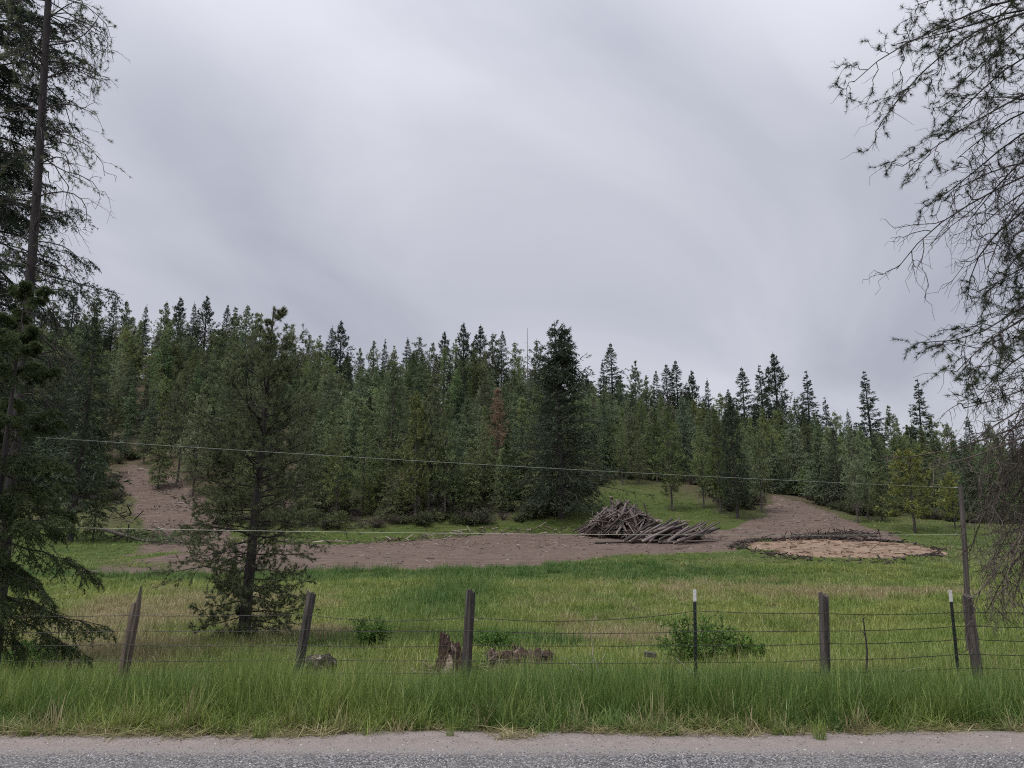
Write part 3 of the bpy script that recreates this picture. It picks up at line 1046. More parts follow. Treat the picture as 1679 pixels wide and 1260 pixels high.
def plant(kind, X, Y, H, label, group=None, wide=1.0, rz=None, var=None):
    v = KIND[kind][var if var is not None else trng.randrange(len(KIND[kind]))]
    z = float(terr(X, Y))
    o = thing(ROOTNAME[kind], (X, Y, z), label, "tree", group, trng.random() * 6.28 if rz is None else rz)
    s = H / v["H"]
    o.scale = (s * wide, s * wide, s)
    o.rotation_euler[0] = trng.gauss(0, 0.012)
    o.rotation_euler[1] = trng.gauss(0, 0.012)
    for part in ("trunk", "crown"):
        link(bpy.data.objects.new(part, v[part]), o)
    PLACED.append((X, Y))
    return o


def plant_row(kind, px, top, Y, label, group=None, wide=1.0, var=None):
    """a tree at depth Y whose tip reaches the given height in the view"""
    g = on_ground(px, Y)
    H = at(px, top, Y)[2] - g[2]
    X = at(px, top, Y)[0]
    return plant(kind, 0.6 * X + 0.4 * g[0], Y, H, label, group, wide, None, var)


# trees that stand out along the skyline
SKY = [
    ("spire", 117, 470, 128, "pointed dark fir on the skyline just right of the bare trunk"),
    ("pine", 148, 478, 132, "ragged pine on the skyline right of the pointed dark fir at far left"),
    ("spire", 183, 488, 136, None), ("pine", 204, 494, 134, None), ("spire", 234, 500, 138, None), ("pine", 268, 494, 130, None),
    ("bigpine", 292, 486, 134, "dense rounded pine tip on the skyline, left of the tallest pair"),
    ("spire", 318, 496, 137, None), ("bigpine", 337, 485, 133, "broad dark pine, highest crown on the left skyline"),
    ("spire", 368, 499, 137, None), ("pine", 386, 505, 135, None), ("pine", 404, 500, 133, None), ("pine", 425, 512, 135, None),
    ("pine", 478, 532, 133, None), ("pine", 505, 548, 137, None), ("pine", 522, 550, 134, None),
    ("spire", 540, 535, 131, "left one of two close dark spires left of the middle skyline"),
    ("bigpine", 559, 525, 130, "taller right one of two close dark spires left of the middle skyline"),
    ("pine", 590, 570, 137, None), ("pine", 612, 560, 136, None), ("spire", 631, 556, 134, None), ("pine", 645, 567, 138, None),
    ("spire", 666, 553, 132, "thin airy spire standing clear left of the central skyline hump"),
    ("pine", 690, 551, 134, None), ("pine", 710, 560, 138, None), ("bigpine", 728, 543, 133, None), ("pine", 745, 556, 138, None),
    ("bigpine", 761, 529, 131, "left one of the rounded crowns topping the central skyline hump"),
    ("bigpine", 786, 532, 133, "right one of the rounded crowns topping the central skyline hump"),
    ("pine", 806, 546, 135, None), ("spire", 821, 541, 132, None), ("pine", 846, 560, 135, None), ("pine", 876, 556, 134, None),
    ("spire", 1003, 560, 126, "slender layered fir rising alone just right of the big dark fir"),
    ("spire", 989, 590, 124, None), ("pine", 1041, 590, 130, None), ("pine", 1060, 615, 134, None), ("spire", 1076, 606, 128, None),
    ("spire", 1097, 595, 126, "left one of two even spires above the green clearing"),
    ("spire", 1111, 590, 127, "right one of two even spires above the green clearing"),
    ("bigpine", 1134, 605, 128, None), ("spire", 1162, 620, 130, None), ("pine", 1185, 642, 134, None), ("spire", 1196, 636, 132, None),
    ("spire", 1219, 600, 124, "tall pointed fir on the skyline above the pine clump"),
    ("spire", 1253, 598, 122, "slim fir touching the left side of the tall broad pine"),
    ("bigpine", 1276, 575, 118, "tall broad pine, highest crown above the right dirt trail"),
    ("pine", 1310, 650, 132, None), ("spire", 1327, 608, 124, "tall pointed fir right of the broad skyline pine"),
    ("spire", 1355, 651, 128, None), ("pine", 1372, 672, 134, None), ("spire", 1394, 670, 132, None),
    ("spire", 1427, 608, 120, "full symmetrical fir standing highest on the right skyline"),
    ("pine", 1462, 664, 130, None), ("spire", 1509, 622, 118, "layered fir spire nearest to the right hand pine boughs"),
    ("pine", 1533, 678, 130, None), ("pine", 1556, 690, 134, None), ("spire", 1592, 680, 126, None), ("pine", 1625, 690, 130, None), ("spire", 1660, 684, 128, None),
    ("pine", 20, 480, 128, None), ("spire", 55, 486, 132, None), ("pine", 85, 492, 134, None),
]
ZONES = [(235, "above the left dirt trail"), (520, "behind the lone pine"), (850, "left of the big dark fir"), (1150, "above the log piles"), (1340, "above the right dirt trail"), (9999, "at the far right")]


def zone_of(px):
    return next(s for lim, s in ZONES if px < lim)


for kind, px, top, Y, lab in SKY:
    if lab is None:
        w = {"pine": "ragged topped pine", "spire": "dark pointed fir", "bigpine": "dense dark pine"}[kind]
        plant_row(kind, px, top, Y, w + " in the skyline row " + zone_of(px), "skyline trees " + zone_of(px), trng.uniform(0.9, 1.15))
    else:
        plant_row(kind, px, top, Y, lab, None, 1.3 if kind == "spire" else 1.05)

# trees of the forest edge, each with a look or a place of its own
fir_big = None
EDGE = [
    ("bigpine", 1203, 648, 71.5, 0.90, "dark bushy pine at the forest edge left of the right dirt trail"),
    ("edge", 1176, 672, 74.5, 0.8, "grey twigged pine close behind the bushy pine by the right trail"),
    ("edge", 1243, 690, 76, 0.8, "bare limbed pine at the left brink of the right dirt trail"),
    ("edge", 1098, 668, 75, 0.85, "sparse pine with grey dead lower limbs behind the leaning log stack"),
    ("edge", 1150, 690, 77, 0.8, "thin pine with bare lower limbs between the sparse pine and the bushy pine"),
    ("larch", 1018, 672, 88, 1.0, "light green larch at the upper left edge of the green clearing"),
    ("larch", 1046, 690, 90, 1.0, "pale larch at the upper middle of the green clearing"),
    ("pine", 1075, 676, 92, 1.0, "slim pine at the upper right edge of the green clearing"),
    ("larch", 598, 668, 71, 1.1, "yellowish larch with a pale leaning stem right of the lone pine"),
    ("edge", 555, 700, 69.5, 1.0, "small bushy pine low at the forest edge right of the lone pine"),
    ("edge", 684, 640, 70, 0.75, "left one of three thin dark stemmed pines above the track"),
    ("edge", 706, 618, 70.6, 0.75, "middle one of three thin dark stemmed pines above the track"),
    ("edge", 731, 655, 70, 0.75, "right one of three thin dark stemmed pines above the track"),
    ("pine", 642, 585, 78, 0.85, "tall slim pine rising behind the yellowish larch"),
    ("edgefir", 640, 745, 69.2, 1.0, "low scrubby fir between the larch and the three thin pines"),
    ("edgefir", 770, 735, 71, 1.1, "low scrubby fir right of the three thin pines"),
    ("larch", 790, 690, 75, 1.1, "light green larch halfway between the three thin pines and the dark fir"),
    ("fir", 845, 690, 78, 1.0, "short fir close to the left side of the big dark fir"),
    ("edge", 828, 720, 73, 1.0, "leaning grey pine left of the big dark fir"),
    ("spire", 140, 515, 60, 1.15, "black green narrow fir at the left behind the near boughs"),
    ("edgefir", 265, 690, 78, 1.0, "grey green fir above the bend of the left dirt trail"),
    ("pine", 300, 610, 80, 0.9, "slim pine between the left dirt trail and the lone pine"),
    ("edge", 325, 640, 76, 0.9, "dark stemmed pine just left of the lone pine"),
    ("edgefir", 162, 735, 61, 0.85, "small half dead fir with bare lower limbs beside the fallen tree"),
    ("edge", 490, 660, 72, 0.9, "young pine just right of the lone pine"),
    ("edgefir", 520, 745, 70, 1.1, "low green fir near the dirt scar right of the lone pine"),
    ("edge", 1398, 690, 70.5, 0.7, "slim pine with a pale bare stem right of the dirt trail"),
    ("edge", 1416, 700, 74, 0.8, "dark stemmed pine next to the slim pale pine"),
    ("edgefir", 1440, 740, 72, 0.9, "short fir left of the yellowish pine"),
    ("yellow", 1492, 735, 66, 1.15, "yellow green pine with drooping clumps near the right edge of the clearing"),
    ("yellow", 1560, 772, 68, 0.80, "smaller yellow green pine behind the leaning pole"),
    ("fir", 1340, 690, 84, 1.1, "dense dark fir at the forest wall right of the dirt trail"),
    ("fir", 1372, 700, 82, 1.1, "broad fir at the forest wall above the wood waste pad"),
    ("fir", 1300, 665, 92, 1.0, "fir at the upper end of the right dirt trail"),
    ("fir", 1590, 720, 76, 1.1, "fir at the forest edge behind the dead twigs"),
    ("pine", 1640, 715, 78, 1.1, "pine at the forest edge by the right border"),
]
for kind, px, top, Y, wide, lab in EDGE:
    plant_row(kind, px, top, Y, lab, None, wide)
plant_row("brown", 818, 638, 84, "rust brown dying pine in the middle of the green slope", None, 1.0)

# young growth along the forest edge
urng = np.random.default_rng(515)
for k in range(110):
    px = urng.uniform(150, 1660)
    if 990 < px < 1160 or 1255 < px < 1320:
        continue
    Y = np.interp(px, [0, 160, 240, 330, 520, 700, 850, 930, 1010, 1140, 1200, 1290, 1400, 1600, 1700], [72, 74, 80, 73, 70, 71, 72, 76, 90, 92, 76, 93, 77, 74, 74]) + urng.uniform(0, 8)
    g = on_ground(px, Y)
    if max(float(poly_sd(np.array([g[0]]), np.array([Y]), p)[0]) for p in (TRACK, TRAIL_L, TRAIL_R, SCAR)) > -1.0:
        continue
    kind = ("larch", "fir", "edgefir", "pine")[int(urng.integers(0, 4))]
    w = {"fir": "young dark green fir", "larch": "young light green larch", "edgefir": "scrubby grey green fir", "pine": "young bushy pine"}[kind]
    plant(kind, g[0], Y, urng.uniform(3.0, 7.0), "%s low at the forest edge %s" % (w, zone_of(px)), "young trees " + zone_of(px), urng.uniform(1.2, 1.6))

# filling trees: slope between the edge and the skyline
frng = np.random.default_rng(2024)


def front_y(px):
    return np.interp(px, [0, 160, 240, 330, 520, 700, 850, 930, 1010, 1140, 1200, 1290, 1400, 1600, 1700], [72, 74, 79, 76, 73, 74, 76, 78, 90, 92, 80, 93, 79, 76, 76])


cand = []
yy = 72.0
while yy < 150:
    step = 3.2 + 0.020 * (yy - 72)
    xs = np.arange(-0.82 * yy - 4, 0.82 * yy + 4, step)
    for x in xs:
        x2, y2 = x + frng.normal() * step * 0.33, yy + frng.normal() * step * 0.33
        cand.append((x2, y2))
    yy += step * 0.95
cand = np.array(cand)
dm = np.maximum.reduce([poly_sd(cand[:, 0], cand[:, 1], p) for p in (TRACK, TRAIL_L, TRAIL_R, SCAR)])
rows = []
for (x, y), d in zip(cand, dm):
    px, row = px_of(x, y, float(terr(x, y)))
    if d > -1.3 or y < front_y(px):
        continue
    if min((x - a) ** 2 + (y - b) ** 2 for a, b in PLACED) < 1.7 ** 2:
        continue
    rows.append((y, x, px))
rows.sort()
MASS = []
SKYROW = np.array([[p, t] for _, p, t, _, _ in SKY])
SKYROW = SKYROW[np.argsort(SKYROW[:, 0])]
n_single = 0
LIMIT = 300 - len(SKY) - len(EDGE)
for y, x, px in rows:
    r = frng.random()
    kind = "fir" if r < 0.40 else "larch" if r < 0.56 else "pine" if r < 0.88 else "spire"
    depth_t = np.clip((y - 72) / 70, 0, 1)
    H = (7.4 + 3.4 * depth_t) * (0.68 + 0.62 * frng.random())
    # stay under the outline that the skyline trees draw
    lim = np.interp(px, SKYROW[:, 0], SKYROW[:, 1]) + 22 + 30 * frng.random()
    g = float(terr(x, y))
    H = min(H, max(3.5, at(px, lim, y)[2] - g))
    if n_single < LIMIT and -40 < px < 1720:
        band = "in the front rank" if y < front_y(px) + 7 else "in the middle" if y < front_y(px) + 22 else "high up"
        w = {"fir": "deep green fir", "larch": "light green larch", "pine": "mid green pine", "spire": "narrow dark fir"}[kind]
        plant(kind, x, y, H, "%s %s of the slope %s" % (w, band, zone_of(px)), "forest trees " + zone_of(px), trng.uniform(0.95, 1.45))
        n_single += 1
    else:
        MASS.append((kind, x, y, H))
print("single slope trees", n_single, "mass", len(MASS))

# the wood that reads as one mass behind them
kinds = ["fir", "larch", "pine", "spire"]
protos, pidx = [], {}
for k in kinds:
    for v in KIND[k][:3]:
        pidx.setdefault(k, []).append(len(protos))
        protos.append(v)


def joined(v):
    a = bpy.data.meshes.new("wood_tree")
    import bmesh
    bm = bmesh.new()
    bm.from_mesh(v["trunk"])
    for f in bm.faces:
        f.material_index += 2
    bm.from_mesh(v["crown"])
    bm.to_mesh(a)
    bm.free()
    for m in (v["crown"].materials[0], v["crown"].materials[1], v["trunk"].materials[0], v["trunk"].materials[1]):
        a.materials.append(m)
    return a


if MASS:
    n = len(MASS)
    P = np.array([(x, y, float(terr(x, y))) for _, x, y, _ in MASS])
    ix = np.array([pidx[k][frng.integers(0, 3)] for k, *_ in MASS])
    s = np.array([m[3] / protos[i]["H"] for m, i in zip(MASS, ix)])
    w = s * frng.uniform(0.95, 1.4, n)
    scatter("distant_wood", P, frng.random(n) * 6.28, frng.normal(size=(n, 2)) * 0.012, np.stack([w, w, s], 1), ix,
            [joined(v) for v in protos], {}, "far conifers on the upper slope merging into one mass", "forest")

# brush and seedlings under the edge of the wood
M_BRUSH = mat_leaf("brush_leaf", (0.040, 0.058, 0.022), (0.080, 0.105, 0.042), (0.150, 0.170, 0.080), objvar=0.35)


def bush_mesh(seed, h, w, leafy):
    rng = np.random.default_rng(seed)
    n = 26
    a, r = rng.random(n) * 6.28, np.sqrt(rng.random(n))
    t = np.linspace(0, 1, 4)[None, :, None]
    tip = np.stack([np.cos(a) * r * w, np.sin(a) * r * w, h * (1 - .4 * r) * (.5 + .6 * rng.random(n))], 1)
    B = tip[:, None, :] * t
    B[..., 2] += .12 * h * np.sin(np.pi * t[..., 0]) - .05
    acc = Acc()
    tubes(acc, B, tub_r(n, 4, .014, .006), 3, 1, .8)
    T, _ = spawn(rng, B, 6, .2, 1, h * .35, .8, .05, 3, .08, .1, .3)
    tubes(acc, T, tub_r(len(T), 3, .008, .004), 3, 1, .8)
    if leafy:
        p, d = along(rng, T, 4, .1, 1)
        sprays(acc, rng, p, d, .16, .07, 0, rng.random(len(p)), .9)
    return acc.mesh("bush", [M_BRUSH, M_DEADBROWN])


n = 560
px = frng.uniform(120, 1679, n)
Yb = np.interp(px, [0, 160, 240, 330, 520, 700, 850, 930, 1010, 1140, 1200, 1290, 1400, 1600, 1700], [70, 71, 79, 69, 67, 68, 69, 73, 92, 93, 74, 92, 76, 73, 73]) + 12 * frng.random(n) ** 1.6
Xb = (px - 839.5) / FPX * Yb
dmb = np.maximum.reduce([poly_sd(Xb, Yb, p) for p in (TRACK, TRAIL_L, TRAIL_R)])
ok = dmb < -.8
Xb, Yb = Xb[ok], Yb[ok]
n = len(Xb)
s = frng.uniform(.6, 1.5, n)
scatter("forest_undergrowth", np.stack([Xb, Yb, terr(Xb, Yb)], 1), frng.random(n) * 6.28, frng.normal(size=(n, 2)) * .08, np.stack([s, s, s], 1), frng.integers(0, 5, n),
        [bush_mesh(900 + k, (.9, 1.3, .7, .8, 1.1)[k], (.7, .8, .9, .7, .8)[k], k < 3) for k in range(5)], {}, "brush, seedlings and dead twigs under the forest edge", "undergrowth")

# the dead spike on the skyline
g = on_ground(865, 130)
top = at(865, 538, 130)
sn = Acc()
tubes(sn, np.array([[[0, 0, -.3], [0.02, 0, 6], [0.05, 0, top[2] - g[2]]]]), np.array([[.14, .09, .03]]), 6)
SN = thing("dead_tree", g, "bare dead spike of a trunk on the skyline left of the big dark fir", "tree")
sn.obj("trunk", [M_DEAD], SN)
sn = Acc()
zz = np.linspace(7, top[2] - g[2] - 0.6, 14)
st = np.stack([np.stack([0 * zz, 0 * zz, zz], 1), np.stack([0.5 * np.cos(zz * 5), 0.5 * np.sin(zz * 5), zz + 0.1], 1)], 1)
tubes(sn, st, np.full((14, 2), 0.02), 3)
sn.obj("branch_stubs", [M_DEAD], SN)


# ------------------------------------------------------------------ the big dark fir beside the log heap
def big_fir():
    rng = np.random.default_rng(401)
    Y = 70.5
    g = on_ground(920, Y)
    H = at(912, 526, Y)[2] - g[2]
    root = thing("fir_tree", g, "big dark twin topped fir standing left of the log heap", "tree")
    tr, cr = Acc(), Acc()
    t1 = np.array([[0, 0, -.5], [0.02, 0, H * .3], [-.05, 0, H * .6], [-.25, 0, H * .8], [-.45, 0, H]])
    t2 = np.array([[-.05, 0, H * .6], [.25, .1, H * .72], [.5, .1, H * .85], [.62, .1, H * .985]])
    tubes(tr, resample(t1, 9)[None], (0.36 * np.linspace(1, .06, 9))[None], 9)
    tubes(tr, resample(t2, 9)[None], (0.13 * np.linspace(1, .15, 9))[None], 7)
    R = 5.5

    def prof(t):
        return R * (0.55 + 0.45 * min(1, t / .12)) * (1 - t) ** 0.80 * (0.72 + 0.5 * rng.random()) + 0.10
    for (tc, h0, h1, sc) in ((resample(t1, 12), 0.085 * H, H, 1.0), (resample(t2, 8), H * .70, H * .985, 0.45)):
        B, t, L = whorls(rng, h1, h0, 0.36, 6.5, (lambda q: prof(q) * sc) if sc == 1 else (lambda q: 1.9 * (1 - q) ** .8 + .06), 0.9, -0.18, 0.35, npts=6)
        kp = rng.random(len(B)) < np.interp(t, [0, .7, .9, 1], [1, 1, .6, .55])
        B, t, L = follow(tc, B)[kp], t[kp], L[kp]
        tubes(cr, B, tub_r(len(B), 6, np.clip(L * 0.016, .012, .07), .006), 3, 1)
        T, s = spawn(rng, B, 12, .15, .98, L * .36, .95, .4, 3, .05, .75, .5)
        p, d = along(rng, T, 5, .05, 1)
        tint = np.repeat(rng.random(len(B)), 60) * .5 + .5 * rng.random(len(p))
        sz = np.clip(.14 + .14 * L, .15, .38)
        sprays(cr, rng, p, d - .1 * UP, np.repeat(sz, 60), np.repeat(sz, 60) * .25, 0, tint, .4)
        p, d = along(rng, B, 8, .3, 1)
        sprays(cr, rng, p, d, np.repeat(sz, 8), np.repeat(sz, 8) * .25, 0, rng.random(len(p)), .4)
    tr.obj("trunk", [M_BARK_PINE], root, True)
    crown_with_boughs(cr, M_DARKFIR, M_TWIG, root)


big_fir()


# ------------------------------------------------------------------ lone pine in the meadow
def lone_pine():
    rng = np.random.default_rng(402)
    Y = 18.0
    g = on_ground(397, Y)
    top = at(447, 503, Y) - g
    root = thing("pine_tree", g, "lone pine in the meadow behind the fence, between the two leaning posts", "tree")
    tr, cr = Acc(), Acc()
    k1, k2 = at(412, 900, Y) - g, at(428, 720, Y) - g
    tc = resample(np.array([[0, 0, -.3], [0, 0, 0], [k1[0], .05, k1[2]], [k2[0], .1, k2[2]], [top[0], .1, top[2]]]), 16)
    H = top[2]
    rad = 0.150 * (1 - np.linspace(0, 1, 16) * 0.93) ** 0.9
    rad[0] *= 1.5; rad[1] *= 1.1
    tubes(tr, tc[None], rad[None], 12)
    prof = lambda t: 1.72 * (0.62 + 0.38 * min(1, t / .15)) * min(1, max(1 - t, 0) / .50) ** .8 * (0.55 + 0.75 * rng.random()) + .05
    B, t, L = whorls(rng, H, 0.40, 0.20, 4.6, prof, 1.05, -0.08, 0.22, npts=7, jit=.3)
    keep = rng.random(len(B)) < np.interp(t, [0, .25, .45, .80, .92, 1], [.95, .92, .9, .9, .40, .30])
    B, t, L = B[keep], t[keep], L[keep]
    B = follow(tc, B)
    tubes(cr, B, tub_r(len(B), 7, np.clip(L * .013, .006, .024), .004), 4, 1)
    T, s = spawn(rng, B, 9, .22, 1, L * .36, .8, -.10, 4, .07, .35, .45)
    tl = np.linalg.norm(T[:, -1] - T[:, 0], axis=1)
    tubes(cr, T, tub_r(len(T), 4, .006, .003), 3, 1)
    U, s2 = spawn(rng, T, 3, .35, 1, tl * .5, .7, -.1, 3, .08, .2, .3)
    tubes(cr, U, tub_r(len(U), 3, .004, .002), 3, 1)
    lead = tc[-3:][None]
    S, _ = spawn(rng, lead, 9, .0, .98, .26, .5, -.1, 4, .05, 0, .85)
    tubes(cr, S, tub_r(len(S), 4, .005, .003), 3, 1)
    for C, n in ((U, 3), (T, 4), (S, 2)):
        p, d = along(rng, C, n, .4, 1.0)
        needles(cr, rng, p, d, 13, .080, .0095, .75, 0, 0.25 * np.repeat(rng.random(len(C)), n) + .75 * rng.random(len(p)))
    # dead snags low on the stem
    D, _, DL = whorls(rng, 3.2, .5, .40, 2, lambda q: .3 + .6 * rng.random(), -.1, -.25, .3, npts=5)
    D = follow(tc, D)
    tubes(tr, D, tub_r(len(D), 5, .010, .003), 4, 1)
    S, _ = spawn(rng, D, 5, .2, 1, DL * .4, .8, .3, 3, .1, .3)
    tubes(tr, S, tub_r(len(S), 3, .004, .002), 3, 1)
    tr.obj("trunk", [M_BARK_PINE, M_DEAD], root, True)
    crown_with_boughs(cr, M_LONEPINE, M_TWIG, root)


M_LONEPINE = mat_leaf("lone_pine_needles", (0.062, 0.078, 0.036), (0.130, 0.156, 0.076), (0.225, 0.250, 0.135), objvar=0.03)
lone_pine()


# ------------------------------------------------------------------ trees at the left border
def near_fir(name, label, seed, px, Y, top_z, R, cb, leaf, nb, twigs, tl_n, nn, dens_dz, nlen=.035, e_bot=-.35):
    rng = np.random.default_rng(seed)
    X = on_ground(max(px, -300), Y)[0]
    g = np.array([X, Y, float(terr(X, Y))])
    H = top_z - g[2]
    root = thing(name, g, label, "tree")
    tr, cr = Acc(), Acc()
    tc = trunk_curve(rng, H, .006, 12)
    tubes(tr, tc[None], (0.014 * H * np.clip(1 - np.linspace(0, 1, 12), .05, 1) ** .85)[None], 12)
    prof = lambda t: R * (.75 + .25 * min(1, t / .12)) * (1 - t) ** .75 * (.75 + .45 * rng.random()) + .1
    B, t, L = whorls(rng, H, cb, dens_dz, nb, prof, .8, e_bot, .30, npts=8, jit=.2)
    kp = rng.random(len(B)) < np.clip(L / (.55 * R), .30, 1)
    B, t, L = follow(tc, B)[kp], t[kp], L[kp]
    tubes(cr, B, tub_r(len(B), 8, np.clip(L * .012, .005, .04), .003), 4, 1)
    T, s = spawn(rng, B, twigs, .14, .98, L * .36, .85, .55, 5, .04, .8, .55)
    tubes(cr, T, tub_r(len(T), 5, .005, .002), 3, 1)
    tl = np.linalg.norm(T[:, -1] - T[:, 0], axis=1)
    U, s2 = spawn(rng, T, tl_n, .1, 1, np.clip(tl * .42, .05, .28), .8, .35, 3, .04, .75, .4)
    for C, n in ((U, nn), (T, nn), (B, nn * 2)):
        p, d = along(rng, C, n, .12, 1.0)
        tt = .35 * np.repeat(rng.random(len(C)), n) + .65 * rng.random(len(p))
        needles(cr, rng, p, d, 4, nlen, nlen * .22, .8, 0, tt)
    tr.obj("trunk", [M_BARK_PINE], root, True)
    crown_with_boughs(cr, leaf, M_TWIG, root)
    return root


near_fir("fir_tree", "young green fir with drooping boughs low at the left border", 501, -48, 9.4, 4.75, 1.04, 1.10, M_NEARFIR, 4.6, 15, 9, 8, .27, .040)
near_fir("fir_tree", "tall dark fir filling the upper left corner behind the bare trunk", 502, -180, 12.5, 17.0, 2.15, 4.3, M_DARKFIR, 7, 14, 8, 4, .30, .066)


def left_trunk():
    rng = np.random.default_rng(503)
    Y = 10.8
    pts = [at(-8, 1075, Y), at(8, 900, Y), at(28, 700, Y), at(48, 480, Y), at(60, 330, Y), at(68, 200, Y), at(78, 20, Y), at(84, -80, Y), at(90, -260, Y)]
    base = np.array([pts[0][0], Y, float(terr(pts[0][0], Y))])
    tc = resample(np.array([base - [0.02, 0, .3]] + pts) - base, 22)
    root = thing("pine_tree", base, "tall bare stemmed pine with sparse curled limbs at the left border", "tree")
    tr, cr = Acc(), Acc()
    H = tc[-1, 2]
    tubes(tr, tc[None], (.088 * (1 - .58 * np.linspace(0, 1, 22)))[None], 12)
    # limbs: short, sagging, many of them dead
    lim = []
    z = 2.4
    while z < H - .3:
        for _ in range(rng.integers(2, 5)):
            a = rng.random() * 6.28
            L = (.45 + .75 * rng.random()) * (1 if z > 4 else .7)
            e = rng.normal() * .25 + .12
            s = np.linspace(0, 1, 8)
            h = np.array([math.cos(a), math.sin(a), 0])
            c = h * (L * np.sin(s * 1.45) / 1.0)[:, None] * math.cos(e)
            c[:, 2] = z + L * (s * math.sin(e) - (.25 + .45 * rng.random()) * s ** 2.2)
            w = np.cumsum(rng.normal(size=(8, 3)), 0) * .03 * L
            lim.append(c + w - w[0])
        z += .16 + .18 * rng.random()
    B = follow(tc, np.array(lim))
    tubes(tr, B, tub_r(len(B), 8, .011, .0035), 5, 1)
    # limbs seen against the sky
    hand = [[(76, 75), (120, 70), (145, 55), (160, 35), (166, 18)], [(74, 100), (130, 105), (155, 124), (180, 128)], [(68, 180), (105, 166), (135, 178), (154, 186)],
            [(66, 232), (105, 215), (130, 232), (146, 240)], [(62, 322), (108, 309), (138, 325), (147, 350), (140, 372)], [(60, 345), (98, 348), (124, 360), (131, 385)],
            [(80, 30), (110, 8), (132, 0)], [(72, 130), (100, 118), (118, 92)], [(64, 270), (100, 250), (118, 275), (112, 300)]]
    Hd = []
    for k, pl in enumerate(hand):
        q = np.array([at(x, y, Y - .25 * i * (-1) ** k) for i, (x, y) in enumerate(pl)]) - base
        Hd.append(resample(q, 8))
    Hd = np.array(Hd)
    tubes(tr, Hd, tub_r(len(Hd), 8, .013, .004), 5, 1)
    A = np.concatenate([B, Hd])
    LA = np.linalg.norm(A[:, -1] - A[:, 0], axis=1)
    S, _ = spawn(rng, A, 6, .25, 1, LA * .38, .75, .35, 5, .10, .2, .4)
    tubes(tr, S, tub_r(len(S), 5, .005, .002), 3, 1)
    S2, _ = spawn(rng, S, 2, .3, 1, .12, .8, .1, 3, .1, .1)
    tubes(tr, S2, tub_r(len(S2), 3, .003, .0015), 3, 1)
    hi = S[S[:, 0, 2] > 3.2]
    pick = hi[rng.random(len(hi)) < np.interp(hi[:, 0, 2], [3, 6, 8, 11], [.15, .30, .50, .8])]
    p, d = along(rng, pick, 4, .55, 1.0)
    needles(cr, rng, p, d, 15, .065, .0055, .8, 0, rng.random(len(p)))
    tips = np.repeat(Hd[[0, 3, 6]][:, -1], 5, 0) + rng.normal(size=(15, 3)) * .05
    needles(cr, rng, tips, unit(rng.normal(size=(15, 3))), 16, .07, .0055, .8, 0, rng.random(15))
    tr.obj("trunk", [M_BARK_GREYDARK, M_TWIG], root, True)
    cr.obj("crown", [M_PINE], root)


M_BARK_GREYDARK = mat_bark("dull_pine_bark", (0.016, 0.014, 0.015), (0.060, 0.052, 0.052), 16)
left_trunk()


# ------------------------------------------------------------------ big pine beyond the right border
M_SHADEPINE = mat_leaf("dark_pine_needles", (0.020, 0.028, 0.014), (0.042, 0.056, 0.026), (0.085, 0.104, 0.048), objvar=0.03)


